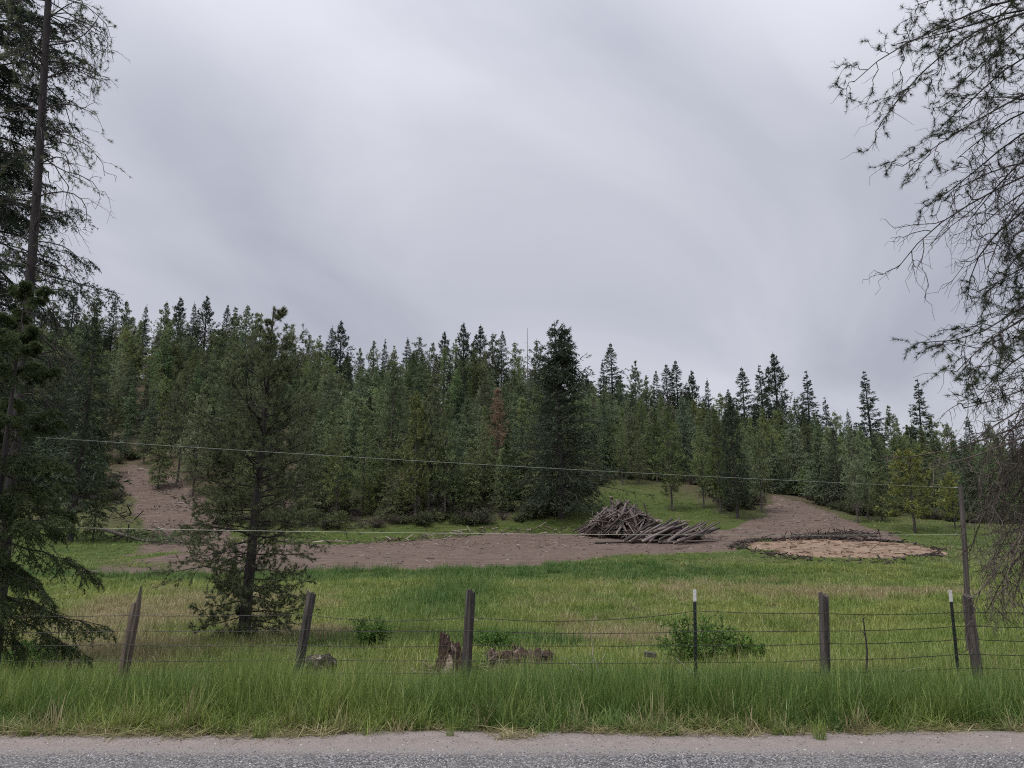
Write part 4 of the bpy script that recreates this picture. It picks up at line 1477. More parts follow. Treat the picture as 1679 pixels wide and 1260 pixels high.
def right_pine():
    rng = np.random.default_rng(601)
    X, Y = 8.6, 9.6
    g = np.array([X, Y, float(terr(X, Y))])
    root = thing("pine_tree", g, "big foreground pine reaching its crooked boughs in from the right border", "tree")
    tr, cr, dd = Acc(), Acc(), Acc()
    tc = resample(np.array([[0, 0, -.4], [.05, 0, 3], [0, .1, 7], [-.1, .1, 11], [0, 0, 15]]), 14)
    tubes(tr, tc[None], (.27 * (1 - .85 * np.linspace(0, 1, 14)))[None], 14)
    live = [[(1470, 72), (1560, 55), (1679, 8)], [(1440, 208), (1452, 178), (1480, 145), (1530, 100), (1600, 42), (1690, 15)], [(1400, 135), (1420, 98), (1470, 76), (1545, 48), (1640, -5)],
            [(1545, 205), (1572, 190), (1602, 160), (1642, 110), (1690, 85)], [(1495, 270), (1522, 248), (1556, 222), (1622, 188), (1690, 145)],
            [(1520, 340), (1545, 322), (1600, 285), (1640, 240), (1695, 200)], [(1560, 150), (1600, 120), (1650, 60), (1700, 20)],
            [(1512, 562), (1556, 570), (1604, 562), (1652, 522), (1700, 478)], [(1570, 608), (1590, 580), (1640, 545), (1700, 505)], [(1600, 480), (1635, 470), (1700, 420)],
            [(1610, 640), (1640, 610), (1700, 560)], [(1625, 560), (1660, 530), (1710, 470)], [(1600, 60), (1640, 30), (1700, -40)], [(1500, 10), (1560, -10), (1680, -60)], [(1640, 400), (1670, 385), (1720, 350)]]
    bare = [[(1470, 442), (1492, 408), (1506, 380), (1530, 366), (1592, 335), (1642, 305), (1700, 275)], [(1586, 492), (1581, 466), (1586, 438), (1606, 410), (1632, 374), (1700, 325)],
            [(1560, 315), (1600, 290), (1679, 262)], [(1620, 440), (1630, 400), (1660, 350), (1700, 300)], [(1640, 470), (1650, 430), (1690, 390)], [(1600, 380), (1640, 340), (1700, 300)],
            [(1570, 260), (1610, 225), (1690, 170)], [(1590, 360), (1615, 330), (1690, 240)]]
    grey = [[(1440, 754), (1482, 755), (1560, 744), (1622, 720), (1700, 682)], [(1590, 905), (1602, 850), (1640, 790), (1700, 740)], [(1592, 985), (1640, 950), (1662, 880), (1710, 820)],
            [(1510, 770), (1560, 762), (1640, 735), (1710, 700)], [(1600, 720), (1640, 690), (1710, 650)], [(1580, 670), (1630, 660), (1710, 625)], [(1620, 1000), (1650, 930), (1710, 860)],
            [(1640, 860), (1660, 800), (1710, 760)], [(1600, 800), (1640, 760), (1710, 720)], [(1660, 990), (1680, 900), (1730, 820)], [(1620, 840), (1650, 780), (1710, 700)], [(1630, 920), (1660, 850), (1710, 780)],
            [(1610, 760), (1650, 700), (1710, 660)], [(1645, 960), (1668, 890), (1715, 800)]]

    def build(lst, n=10):
        out = []
        for k, pl in enumerate(lst):
            dy = rng.normal() * .55
            m = len(pl)
            q = np.array([at(x, y, Y - .5 + dy * (1 - i / (m - 1))) for i, (x, y) in enumerate(pl)]) - g
            zr = q[-1, 2] + .25 + .35 * rng.random()
            root_pt = np.array([np.interp(zr, tc[:, 2], tc[:, 0]), np.interp(zr, tc[:, 2], tc[:, 1]), zr])
            out.append(resample(np.vstack([q, root_pt])[::-1], n))
        return np.array(out)

    Lv, Br, Gy = build(live), build(bare), build(grey)
    # the far side of the crown
    Bk, _, _ = whorls(rng, 14.6, 3.2, .38, 4, lambda t: 2.7 * (1 - t) ** .6 + .3, .8, .1, .2, npts=10)
    Bk = follow(tc, Bk)
    Bk = Bk[Bk[:, -1, 0] > -.9]
    for A, acc, m in ((Lv, cr, 1), (Bk, cr, 1), (Br, dd, 0), (Gy, dd, 1)):
        tubes(acc, A, tub_r(len(A), 10, .021, .005), 6, m)
    def twigs(A, acc, m, n1, n2, l1, l2, grav, curl, s0=.35):
        T, _ = spawn(rng, A, n1, s0, 1.0, l1, .75, grav, 7, curl, .25, .45, .5)
        tubes(acc, T, tub_r(len(T), 7, .0065, .0028), 4, m)
        U, _ = spawn(rng, T, n2, .2, 1.0, l2, .7, grav * .8, 5, curl * 1.2, .1, .3, .5)
        tubes(acc, U, tub_r(len(U), 5, .0038, .0018), 3, m)
        return T, U
    T, U = twigs(Lv, cr, 1, 14, 6, .50, .27, .25, .085)
    sel = rng.random(len(U)) < .5
    p, d = along(rng, U[sel], 6, .40, 1.0)
    needles(cr, rng, p, d, 14, .070, .0044, .75, 0, rng.random(len(p)))
    p, d = along(rng, T, 5, .6, 1.0)
    needles(cr, rng, p, d, 14, .072, .0044, .75, 0, rng.random(len(p)))
    T, U = twigs(Bk, cr, 1, 10, 4, .6, .3, .1, .06, .3)
    p, d = along(rng, U, 3, .5, 1.0)
    needles(cr, rng, p, d, 14, .055, .005, .75, 0, rng.random(len(p)))
    T, U = twigs(Br, dd, 0, 12, 6, .58, .30, .45, .095)
    T, U = twigs(Gy[[0, 3]], dd, 1, 8, 4, .40, .22, .6, .10, .3)
    rest = np.delete(np.arange(len(Gy)), [0, 3])
    T, U = twigs(Gy[rest], dd, 1, 19, 8, .46, .28, .6, .10, .25)
    tr.obj("trunk", [M_BARK_PINE], root, True)
    crown_with_boughs(cr, M_SHADEPINE, M_TWIG, root)
    dd.obj("dead_limbs", [M_TWIG, M_DEADBROWN], root)


right_pine()

# ------------------------------------------------------------------ barbed wire fence
M_POST = mat_bark("weathered_post", (0.016, 0.014, 0.013), (0.125, 0.110, 0.103), 26, 0.05, 0.016)
M_POSTPALE = mat_bark("split_post_wood", (0.022, 0.016, 0.013), (0.21, 0.170, 0.140), 17, 0.05, 0.016)
M_STEEL = mat_plain("dark_green_steel", (0.010, 0.014, 0.012), (0.022, 0.030, 0.026), 30, 0.55, 0.4, 0.001)
M_WHITE = mat_plain("white_paint", (0.46, 0.46, 0.44), (0.62, 0.62, 0.60), 40, 0.6, 0.3, 0.001)
M_WIRE = mat_plain("rusty_wire", (0.010, 0.008, 0.008), (0.030, 0.025, 0.023), 60, 0.6, 0.4, 0.0005)
M_CABLEPALE = mat_plain("paler_cable", (0.40, 0.40, 0.32), (0.52, 0.52, 0.44), 30, 0.6, 0.3, 0.0005)
M_CABLE = mat_plain("pale_cable", (0.19, 0.20, 0.175), (0.28, 0.30, 0.265), 30, 0.6, 0.3, 0.0005)

FY = 9.0
FENCE = thing("wire_fence", (0, FY, float(terr(0, FY))), "barbed wire fence on wooden and steel posts along the road verge", "fence")
F0 = np.array([0, FY, float(terr(0, FY))])


def wood_post(pt, pb, r, seed, mats, label, tip="flat", ring=16):
    """post from its foot line pb up to pt; world points"""
    rng = np.random.default_rng(seed)
    d = pt - pb
    gz = float(terr(pb[0], pb[1])) - 0.35
    pb = pb + d * (gz - pb[2]) / d[2]
    n = 12
    P = pb + (pt - pb) * np.linspace(0, 1, n)[:, None]
    a = np.arange(ring) * 2 * np.pi / ring
    prof = 1 + 0.07 * rng.normal(size=ring)
    for k in rng.choice(ring, 3, replace=False):
        prof[k] -= 0.26                                    # drying cracks
    acc = Acc()
    V = []
    for i in range(n):
        rr = r * (1.04 - 0.10 * i / n) * (prof + 0.025 * rng.normal(size=ring))
        V.append(np.stack([P[i, 0] + rr * np.cos(a), P[i, 1] + rr * np.sin(a), np.full(ring, P[i, 2])], 1))
    if tip == "split":                                     # one side broken away towards the top
        V[-1][:, 2] += np.where(np.cos(a - 0.3) > 0.1, 0.03, -0.16)
        V[-1][:, :2] = P[-1, :2] + (V[-1][:, :2] - P[-1, :2]) * 0.55
        V[-2][:, :2] = P[-2, :2] + (V[-2][:, :2] - P[-2, :2]) * 0.85
    else:
        V[-1][:, 2] += 0.012 * rng.normal(size=ring) + 0.02 * np.cos(a + seed)
    V.append(P[-1:] + [[0, 0, -0.004 if tip == "flat" else -0.05]])
    VV = np.concatenate(V) - F0
    q = np.array([[i * ring + j, i * ring + (j + 1) % ring, (i + 1) * ring + (j + 1) % ring, (i + 1) * ring + j] for i in range(n - 1) for j in range(ring)])
    acc.add(VV, q, 0, 0.2 + 0.3 * rng.random(len(VV)))
    c = n * ring
    tri = np.array([[(n - 1) * ring + j, (n - 1) * ring + (j + 1) % ring, c] for j in range(ring)])
    acc.L.append(tri.reshape(-1)); acc.S.append(np.full(ring, 3)); acc.M.append(np.zeros(ring, int))
    o = acc.obj("wooden_post", mats, FENCE, False)
    o["label"] = label
    return pt, pb


def steel_post(pt, pb, label):
    d = unit((pt - pb)[None])[0]
    gz = float(terr(pb[0], pb[1])) - 0.3
    pb = pb + (pt - pb) * (gz - pb[2]) / (pt - pb)[2]
    L = np.linalg.norm(pt - pb)
    fl, st, th = 0.019, 0.034, 0.004
    prof = np.array([(-fl, 0), (fl, 0), (fl, th), (th / 2, th), (th / 2, st), (-th / 2, st), (-th / 2, th), (-fl, th)])

    def ext(s0, s1, off=0.0):
        acc = Acc()
        pr = prof + np.sign(prof - prof.mean(0)) * off
        V = np.concatenate([np.array([pb + d * s + np.array([x, y, 0]) for x, y in pr]) for s in (s0, s1)]) - F0
        n = len(pr)
        acc.add(V, np.array([[j, (j + 1) % n, n + (j + 1) % n, n + j] for j in range(n)]))
        acc.L.append(np.arange(n, 2 * n)); acc.S.append(np.array([n])); acc.M.append(np.array([0]))
        return acc
    a = ext(0, L - 0.135)
    s = 0.35
    while s < L - 0.15:                                    # studs
        c = pb + d * s - F0 + np.array([0, -0.004, 0])
        b = np.array([[-.007, 0, -.008], [.007, 0, -.008], [.007, 0, .008], [-.007, 0, .008], [-.005, -.007, -.004], [.005, -.007, -.004], [.005, -.007, .004], [-.005, -.007, .004]]) + c
        a.add(b, np.array([[0, 1, 5, 4], [1, 2, 6, 5], [2, 3, 7, 6], [3, 0, 4, 7], [4, 5, 6, 7]]))
        s += 0.054
    o = a.obj("steel_post", [M_STEEL], FENCE)
    o["label"] = label
    t = ext(L - 0.135, L, 0.0008)
    t.obj("painted_tip", [M_WHITE], o)["label"] = "white painted tip"


posts = [
    (at(228, 966, FY), at(200, 1118, FY), .058, 1, [M_POSTPALE], "leaning split post with a pale side, farthest left", "split"),
    (at(511, 973, FY), at(487, 1112, FY), .055, 2, [M_POST], "leaning cracked grey post in front of the mottled lump", "flat"),
    (at(772, 968, FY), at(763, 1124, FY), .051, 3, [M_POST], "smooth grey post in front of the stump", "flat"),
    (at(1350, 975, FY), at(1353, 1118, FY), .053, 4, [M_POST], "upright post with a deep dark crack", "flat"),
    (at(1585, 978, FY + .25), at(1603, 1105, FY + .25), .059, 5, [M_POST], "leaning grey post in front of the tall pole", "flat"),
]
for p in posts:
    wood_post(*p[:6], *p[6:])
wood_post(at(-90, 975, FY), at(-100, 1118, FY), .06, 6, [M_POST], "post beyond the left border")
wood_post(at(1850, 985, FY + .25), at(1862, 1105, FY + .25), .06, 7, [M_POST], "post beyond the right border")
steel_post(at(1139, 967, FY), at(1141, 1110, FY), "upright steel post in front of the leafy shrub")
steel_post(at(1558, 968, FY + .2), at(1571, 1100, FY + .2), "leaning steel post beside the right leaning wooden post")

# five strands, stapled to every post
XS = [-9.2, at(-95, 1050, FY)[0], at(214, 1050, FY)[0], at(498, 1050, FY)[0], at(767, 1050, FY)[0], at(1140, 1050, FY)[0], at(1351, 1050, FY)[0], at(1566, 1050, FY + .2)[0], at(1594, 1050, FY + .25)[0], at(1856, 1050, FY)[0], 9.4]
WZ = [.675, .485, .325, .160, .005]
LOW = [[.0, .0, -.02, -.01, -.04, .03, 0, -.01, -.01, 0, 0], [0, 0, .0, .01, -.0, -.01, .0, .02, .02, .01, 0], [0, 0, .01, .0, .0, 0, .02, .03, .03, .0, 0], [0, 0, 0, .01, 0, -.02, .01, .03, .03, 0, 0], [0, 0, 0, .02, .02, .01, .03, .03, .03, 0, 0]]
wrng = np.random.default_rng(9)
WIRE_NAMES = ["topmost wire", "second wire from the top", "middle wire", "fourth wire from the top", "lowest wire half hidden in grass"]
for k in range(5):
    pts = []
    for i in range(len(XS) - 1):
        m = 14
        s = np.linspace(0, 1, m, endpoint=False)
        x = XS[i] + (XS[i + 1] - XS[i]) * s
        z = WZ[k] + LOW[k][i] + (LOW[k][i + 1] - LOW[k][i]) * s
        sag = (.05 if (k == 0 and i in (3, 4)) else .016) * (XS[i + 1] - XS[i]) / 2.2 * (0.5 + wrng.random())
        z = z - sag * 4 * s * (1 - s) + 0.0015 * wrng.normal(size=m)
        y = FY - .085 + np.interp(x, [3.9, 5.3], [0, .22])
        pts.append(np.stack([x, y + 0 * x, z], 1))
    W = np.concatenate(pts)
    acc = Acc()
    tubes(acc, W[None] - F0, np.full((1, len(W)), .0038), 5)
    L = np.concatenate([[0], np.cumsum(np.linalg.norm(np.diff(W, axis=0), axis=1))])
    s = np.arange(.1, L[-1], .125)
    B = np.stack([np.interp(s, L, W[:, c]) for c in range(3)], 1)
    dv = unit(wrng.normal(size=(len(B), 3)) * [.4, 1, 1])
    dv2 = unit(wrng.normal(size=(len(B), 3)) * [.4, 1, 1])
    for dd_ in (dv, dv2):
        tubes(acc, np.stack([B - dd_ * .014, B + dd_ * .014], 1) - F0, np.full((len(B), 2), .0020), 3)
    o = acc.obj("barbed_wire", [M_WIRE], FENCE)
    o["label"] = WIRE_NAMES[k]
acc = Acc()
q = np.array([at(1409, 1012, FY), at(1412, 1040, FY), at(1416, 1062, FY), at(1414, 1085, FY), at(1414, 1112, FY)]) - F0 + [0, -.10, 0]
tubes(acc, resample(q, 9)[None], (np.linspace(.006, .014, 9))[None], 6)
tubes(acc, np.stack([q[1], q[1] + [-.03, 0, .05]])[None], np.array([[.006, .003]]), 4)
o = acc.obj("fence_stay", [M_TWIG], FENCE)
o["label"] = "thin crooked dark stick woven between the wires"

# ------------------------------------------------------------------ pole with two pale wires
PY = 15.0
pt, pb = at(1575, 797, PY), at(1587, 1062, PY)
pb[2] = float(terr(pb[0], PY))
POLE = thing("utility_pole", pb, "tall thin wooden pole behind the leaning post at right", "pole")
acc = Acc()
c = resample(np.array([[0, 0, -.4], [0, 0, 0], 0.5 * (pt - pb) + [.03, 0, 0], pt - pb]), 10)
tubes(acc, c[None], (np.linspace(.056, .044, 10))[None], 12, caps=True)
acc.obj("shaft", [M_POST], POLE)
ends = [(at(28, 716, 10.8), at(1576, 800, PY)), (at(14, 864, 10.8), at(1578, 877, PY))]
for k, (a, b) in enumerate(ends):
    acc = Acc()
    loc = b - pb
    tubes(acc, np.array([[loc + [-.07, 0, 0], loc + [-.10, 0, 0], loc + [-.10, 0, 0.001], loc + [-.14, 0, 0]]]), np.array([[.008, .014, .018, .010]]), 8, caps=True)
    acc.obj("insulator", [M_CABLE], POLE)
    s = np.linspace(0, 1, 60)[:, None]
    a2, b2 = a + np.array([.12, 0, 0]), b + np.array([-.14, 0, 0])
    P = a2 + (b2 - a2) * s
    P[:, 2] -= 0.05 * 4 * s[:, 0] * (1 - s[:, 0])
    o0 = P[0].copy()
    acc = Acc()
    tubes(acc, (P - o0)[None], np.full((1, 60), .0038), 6)
    w = acc.obj("overhead_wire", [M_CABLE, M_CABLEPALE][k:k + 1])
    w.location = tuple(o0)
    tag(w, ["upper pale wire sloping across the forest to the pole top", "lower pale wire strung level across the dirt track"][k], "wire")

# ------------------------------------------------------------------ stump, rotten log, lump
def mat_stump():
    m, nd, lk, out = new_mat("rotten_stump_wood")
    tc = nd.new("ShaderNodeTexCoord")
    mp = nd.new("ShaderNodeMapping")
    mp.inputs["Scale"].default_value = (1, 1, .15)
    lk.new(tc.outputs["Object"], mp.inputs["Vector"])
    f = noise(nd, lk, 30, 6, .7, mp.outputs[0], .5)
    c = ramp(nd, [(.3, (.014, .010, .009)), (.5, (.050, .033, .027)), (.7, (.105, .066, .047))])
    lk.new(f, c.inputs[0])
    p = ramp(nd, [(.3, (.17, .125, .098)), (.7, (.37, .305, .255))])
    lk.new(f, p.inputs[0])
    e = math2(nd, lk, "ADD", attr(nd, "tint"), math2(nd, lk, "MULTIPLY", math2(nd, lk, "SUBTRACT", f, .5), .8))
    col = mixc(nd, lk, remap(nd, lk, e, .42, .58), c.outputs[0], p.outputs[0])
    principled(nd, lk, out, col, .9, .15, bump(nd, lk, f, 1.0, .02))
    return m


M_STUMP = mat_stump()


def stump():
    rng = np.random.default_rng(31)
    Y = 12.4
    g = on_ground(741, Y)
    root = thing("tree_stump", g, "jagged rotten tree stump with a pale split face behind the third post", "stump")
    ring, n = 36, 14
    a = np.arange(ring) * 2 * np.pi / ring
    hz = .50 + .08 * np.cos(a - 3.0) + .05 * np.sin(3 * a + 1) + .03 * rng.normal(size=ring)
    hz[(a > 4.9) & (a < 5.9)] -= .11                       # broken away towards the viewer and the right
    root_l = 1 + .22 * np.clip(np.cos(3 * a + .6), 0, 1) + .15 * np.clip(np.cos(5 * a), 0, 1)
    acc, V, T = Acc(), [], []
    lob = .05 * np.cos(4 * a + 1) + .04 * np.cos(7 * a)
    for i in range(n):
        t = i / (n - 1)
        r = (.150 + .20 * (1 - t) ** 1.5 * root_l) * (1 + lob) * (1 + .03 * rng.normal(size=ring))
        V.append(np.stack([r * np.cos(a) - .04 * t, r * np.sin(a), -.15 + (hz + .15) * t], 1))
        pale = .8 * np.exp(-((a - 4.30 - .75 * t) / .34) ** 2) * (t < .75)
        T.append(pale)
    for i, (rr, dz) in enumerate(((.82, -.02), (.6, -.10), (.3, -.18))):
        V.append(np.stack([.15 * rr * np.cos(a) - .04, .15 * rr * np.sin(a), hz * 1.0 + dz + .02 * rng.normal(size=ring)], 1))
        T.append(np.full(ring, .45 if i == 0 else .1))
    m = len(V)
    q = np.array([[i * ring + j, i * ring + (j + 1) % ring, (i + 1) * ring + (j + 1) % ring, (i + 1) * ring + j] for i in range(m - 1) for j in range(ring)])
    acc.add(np.concatenate(V), q, 0, np.concatenate(T))
    acc.obj("stump_body", [M_STUMP], root)
    for k, (an, h0, h1, w) in enumerate(((3.3, .46, .64, .05), (5.0, .36, .50, .035), (4.7, .34, .46, .03), (5.5, .30, .44, .03))):
        s = Acc()
        c = np.array([.13 * math.cos(an) - .05, .13 * math.sin(an), 0])
        tubes(s, np.array([[c + [0, 0, h0 - .2], c + [.01, 0, (h0 + h1) / 2], c + [-.01, .01, h1]]]), np.array([[w, w * .8, w * .35]]), 6, 0, .55 if k else .3, caps=True)
        s.obj("splinter", [M_STUMP], root)
    # slivers of wood round the foot
    s = Acc()
    for k in range(46):
        an, r = rng.random() * 6.28, .28 + .35 * rng.random()
        p = np.array([r * math.cos(an) * 1.4, r * math.sin(an), .03 + .06 * rng.random()])
        d = unit(rng.normal(size=(1, 3)) * [1, 1, .3])[0] * (.06 + .12 * rng.random())
        tubes(s, np.array([[p - d, p + d]]), np.full((1, 2), .006 + .008 * rng.random()), 4, 0, rng.random(), caps=True)
    tag(s.obj("wood_slivers", [M_STUMP], root), None, None, None, "stuff")


stump()


def rotten_log():
    rng = np.random.default_rng(33)
    Y = 13.4
    g = on_ground(850, Y)
    root = thing("fallen_log", g, "crumbling rotten log lying in the grass right of the stump", "log")
    acc = Acc()
    n, ring = 16, 18
    a = np.arange(ring) * 2 * np.pi / ring
    V, T = [], []
    for i in range(n):
        x = -.50 + 1.06 * i / (n - 1)
        r = .19 * (1 + .18 * rng.normal(size=ring)) * (.72 if i in (0, n - 1) else 1)
        V.append(np.stack([np.full(ring, x) + .03 * rng.normal(size=ring), r * np.cos(a) * 1.1 + .05 * x, .12 + r * np.sin(a)], 1))
        T.append(.36 * (np.sin(a) > .75) * (x < .05) + .18 * rng.random(ring))
    q = np.array([[i * ring + j, i * ring + (j + 1) % ring, (i + 1) * ring + (j + 1) % ring, (i + 1) * ring + j] for i in range(n - 1) for j in range(ring)])
    acc.add(np.concatenate(V), q, 0, np.concatenate(T))
    for e in (0, (n - 1) * ring):
        acc.L.append(e + np.arange(ring)); acc.S.append(np.array([ring])); acc.M.append(np.array([0]))
    acc.obj("log_body", [M_STUMP], root)
    s = Acc()
    for (x, h, w) in ((-.05, .42, .045), (.0, .38, .03), (.54, .36, .022), (-.1, .44, .012)):
        tubes(s, np.array([[[x, 0, .12], [x + .01, 0, h * .7], [x - .02, 0, h]]]), np.array([[w, w * .8, w * .3]]), 6, 0, .1)
    s.obj("broken_stub", [M_STUMP], root)
    s = Acc()
    for k in range(150):
        p = np.array([rng.uniform(-.58, .62), rng.normal() * .16 - .1, rng.uniform(.02, .30)])
        d = unit(rng.normal(size=(1, 3)) * [1, .7, .6])[0] * (.03 + .10 * rng.random())
        tubes(s, np.array([[p - d, p + d]]), np.full((1, 2), .003 + .005 * rng.random()), 3, 0, rng.random())
    tag(s.obj("twig_litter", [M_DEAD], root), None, None, None, "stuff")


rotten_log()


def lump():
    import bmesh
    Y = 11.4
    g = on_ground(514, Y)
    m, nd, lk, out = new_mat("lichen_mottled_stone")
    tc = nd.new("ShaderNodeTexCoord")
    f = noise(nd, lk, 9, 6, .65, tc.outputs["Object"], .6)
    c = ramp(nd, [(.42, (.012, .010, .009)), (.56, (.055, .046, .038)), (.64, (.30, .27, .22))])
    lk.new(f, c.inputs[0])
    principled(nd, lk, out, c.outputs[0], .9, .15, bump(nd, lk, f, .9, .02))
    bm = bmesh.new()
    bmesh.ops.create_icosphere(bm, subdivisions=4, radius=1)
    for v in bm.verts:
        k = 1 + .22 * math.sin(3 * v.co.x + 1) * math.cos(2.5 * v.co.y) + .12 * math.sin(7 * v.co.x + 4 * v.co.z) + .06 * math.sin(15 * v.co.x + 11 * v.co.y)
        v.co = (v.co.x * .34 * k, v.co.y * .24 * k, v.co.z * .24 * k + .14 + .05 * v.co.x)
    me = bpy.data.meshes.new("rock")
    bm.to_mesh(me)
    bm.free()
    for p in me.polygons:
        p.use_smooth = True
    me.materials.append(m)
    o = link(bpy.data.objects.new("rock", me))
    o.location = tuple(g)
    tag(o, "low mottled black and pale lump behind the second leaning post", "rock")


lump()


# ------------------------------------------------------------------ shrubs, dead branches, plank
def shrub(px, Y, h, w, label, seed, stems=26, lm=None, leaf=.052):
    rng = np.random.default_rng(seed)
    g = on_ground(px, Y)
    root = thing("shrub", g, label, "shrub")
    a = rng.random(stems) * 6.28
    r = np.sqrt(rng.random(stems))
    t = np.linspace(0, 1, 6)[None, :, None]
    tipx = np.stack([np.cos(a) * r * w, np.sin(a) * r * w * .8, h * (1 - .35 * r ** 2) * (.65 + .45 * rng.random(stems))], 1)
    B = np.stack([np.cos(a) * .06, np.sin(a) * .06, 0 * a - .05], 1)[:, None, :] * (1 - t) + tipx[:, None, :] * t
    B[..., 2] += .10 * h * np.sin(np.pi * t[..., 0])
    wv = np.cumsum(rng.normal(size=B.shape), 1) * .018
    B = B + wv - wv[:, :1]
    st, lv = Acc(), Acc()
    tubes(st, B, tub_r(stems, 6, .007, .003), 4)
    T, _ = spawn(rng, B, 14, .15, 1, h * .30, .8, .05, 4, .06, .1, .3)
    tubes(st, T, tub_r(len(T), 4, .003, .0015), 3)
    for C, n in ((T, 9), (B, 8)):
        p, d = along(rng, C, n, .15, 1)
        sprays(lv, rng, p, d + .2 * UP, leaf, leaf * .55, 0, rng.random(len(p)), 1.0)
    st.obj("stems", [M_TWIG], root)
    lv.obj("foliage", [lm or M_SHRUB], root)


shrub(1142, 12.6, .82, .66, "rounded leafy green shrub behind the upright steel post", 41, 26)
shrub(607, 16.0, .72, .48, "small bright green shrub left of the stump", 42, 24)
shrub(810, 16.5, .45, .55, "low dark green weeds behind the rotten log", 43, 22)
shrub(1215, 13.4, .42, .40, "low leafy weeds at the right foot of the big shrub", 44, 16)
shrub(40, 12.8, .50, .7, "low weedy shrub under the fir boughs at the left", 46, 20)

M_BLEACH = mat_plain("bleached_wood", (.22, .19, .16), (.46, .42, .38), 25, .85, .2, .003)


def stick(name, label, cat, polys, Y, r=.010, mat=None):
    g = on_ground(polys[0][0][0], Y)
    acc = Acc()
    for k, pl in enumerate(polys):
        q = np.array([at(x, y, Y + .12 * math.sin(3 * i + k)) for i, (x, y) in enumerate(pl)]) - g
        rr = r * (1 if k == 0 else .6)
        tubes(acc, resample(q, 7)[None], np.linspace(rr, rr * .4, 7)[None], 6)
    o = acc.obj(name, [mat or M_BLEACH])
    o.location = tuple(g)
    tag(o, label, cat)


stick("dead_branch", "pale forked dead branch standing in the grass left of the shrub", "branch",
      [[(985, 1112), (976, 1085), (968, 1070)], [(978, 1092), (990, 1078), (992, 1072)], [(975, 1082), (966, 1088)], [(984, 1105), (1000, 1092)]], 10.3, .012)
stick("dead_branch", "bent grey stick lying between the rotten log and the pale forked branch", "branch",
      [[(958, 1102), (935, 1086), (920, 1076)], [(940, 1088), (936, 1105)]], 10.8, .008)
stick("dead_branch", "thin curved stalk rising to the wire left of the shrub", "branch",
      [[(972, 1075), (971, 1050), (968, 1025), (978, 1008)]], 10.4, .005)
stick("dead_branch", "thin pale stick leaning at the foot of the upright steel post", "branch",
      [[(1108, 1080), (1125, 1094), (1142, 1108), (1160, 1120)]], 9.6, .007)
stick("dead_branch", "pale stick lying right of the third post top", "branch", [[(770, 1012), (790, 1022), (812, 1034)]], 24.0, .02)
stick("dead_branch", "fork of dry twigs in the verge right of the tallest right post", "branch",
      [[(1480, 1105), (1495, 1097), (1515, 1094)], [(1492, 1110), (1510, 1098)]], 9.6, .006)
stick("dead_branch", "dark bare twig poking out of the verge below the stump", "branch", [[(690, 1120), (705, 1108), (722, 1106)], [(735, 1112), (745, 1104), (757, 1110)]], 9.3, .006, M_TWIG)

g = on_ground(1067, 12.6)
acc = Acc()
V = np.array([[x, y, z] for x in (-.10, .10) for y in (-.06, .06) for z in (0, .07)], float)
V[:, 2] += .22 - .12 * V[:, 0]
V[:, 0] += .15 * V[:, 1]
acc.add(V, np.array([[0, 1, 3, 2], [4, 6, 7, 5], [0, 4, 5, 1], [2, 3, 7, 6], [1, 5, 7, 3], [0, 2, 6, 4]]))
o = acc.obj("plank", [M_POST])
o.location = tuple(g)
tag(o, "short weathered plank in the grass left of the shrub", "plank")

# tufts that have crept out onto the sand
for px, Y, s, lab in ((426, 6.42, .62, "grass tuft on the sand below the second post"), (1345, 6.36, .70, "upright grass tuft on the sand below the cracked upright post"),
                      (738, 6.50, .45, "small grass tuft on the sand below the third post"), (1212, 6.52, .50, "grass tuft on the sand right of the middle"),
                      (40, 6.48, .55, "dry grass tuft on the sand at the left border"), (1270, 6.55, .40, "little grass tuft left of the upright tuft on the sand")):
    g = on_ground(px, Y)
    m = blades(int(px) + 900, 60, .075, .18, .44, .006, .22, .7)
    o = link(bpy.data.objects.new("grass_tuft", m))
    o.location = tuple(g)
    o.scale = (s, s, s)
    tag(o, lab, "grass")


# ------------------------------------------------------------------ log piles
def mat_log():
    m, nd, lk, out = new_mat("peeled_log")
    tc = nd.new("ShaderNodeTexCoord")
    mp = nd.new("ShaderNodeMapping")
    mp.inputs["Scale"].default_value = (.12, 1, 1)
    lk.new(tc.outputs["Object"], mp.inputs["Vector"])
    f = noise(nd, lk, 7, 6, .65, mp.outputs[0])
    c = ramp(nd, [(.3, (.030, .024, .022)), (.5, (.078, .064, .060)), (.72, (.175, .150, .143))])
    lk.new(f, c.inputs[0])
    oi = nd.new("ShaderNodeObjectInfo")
    hs = nd.new("ShaderNodeHueSaturation")
    lk.new(c.outputs[0], hs.inputs["Color"])
    lk.new(remap(nd, lk, oi.outputs["Random"], 0, 1, .45, 2.0), hs.inputs["Value"])
    principled(nd, lk, out, hs.outputs[0], .85, .2, bump(nd, lk, f, .8, .03))
    return m


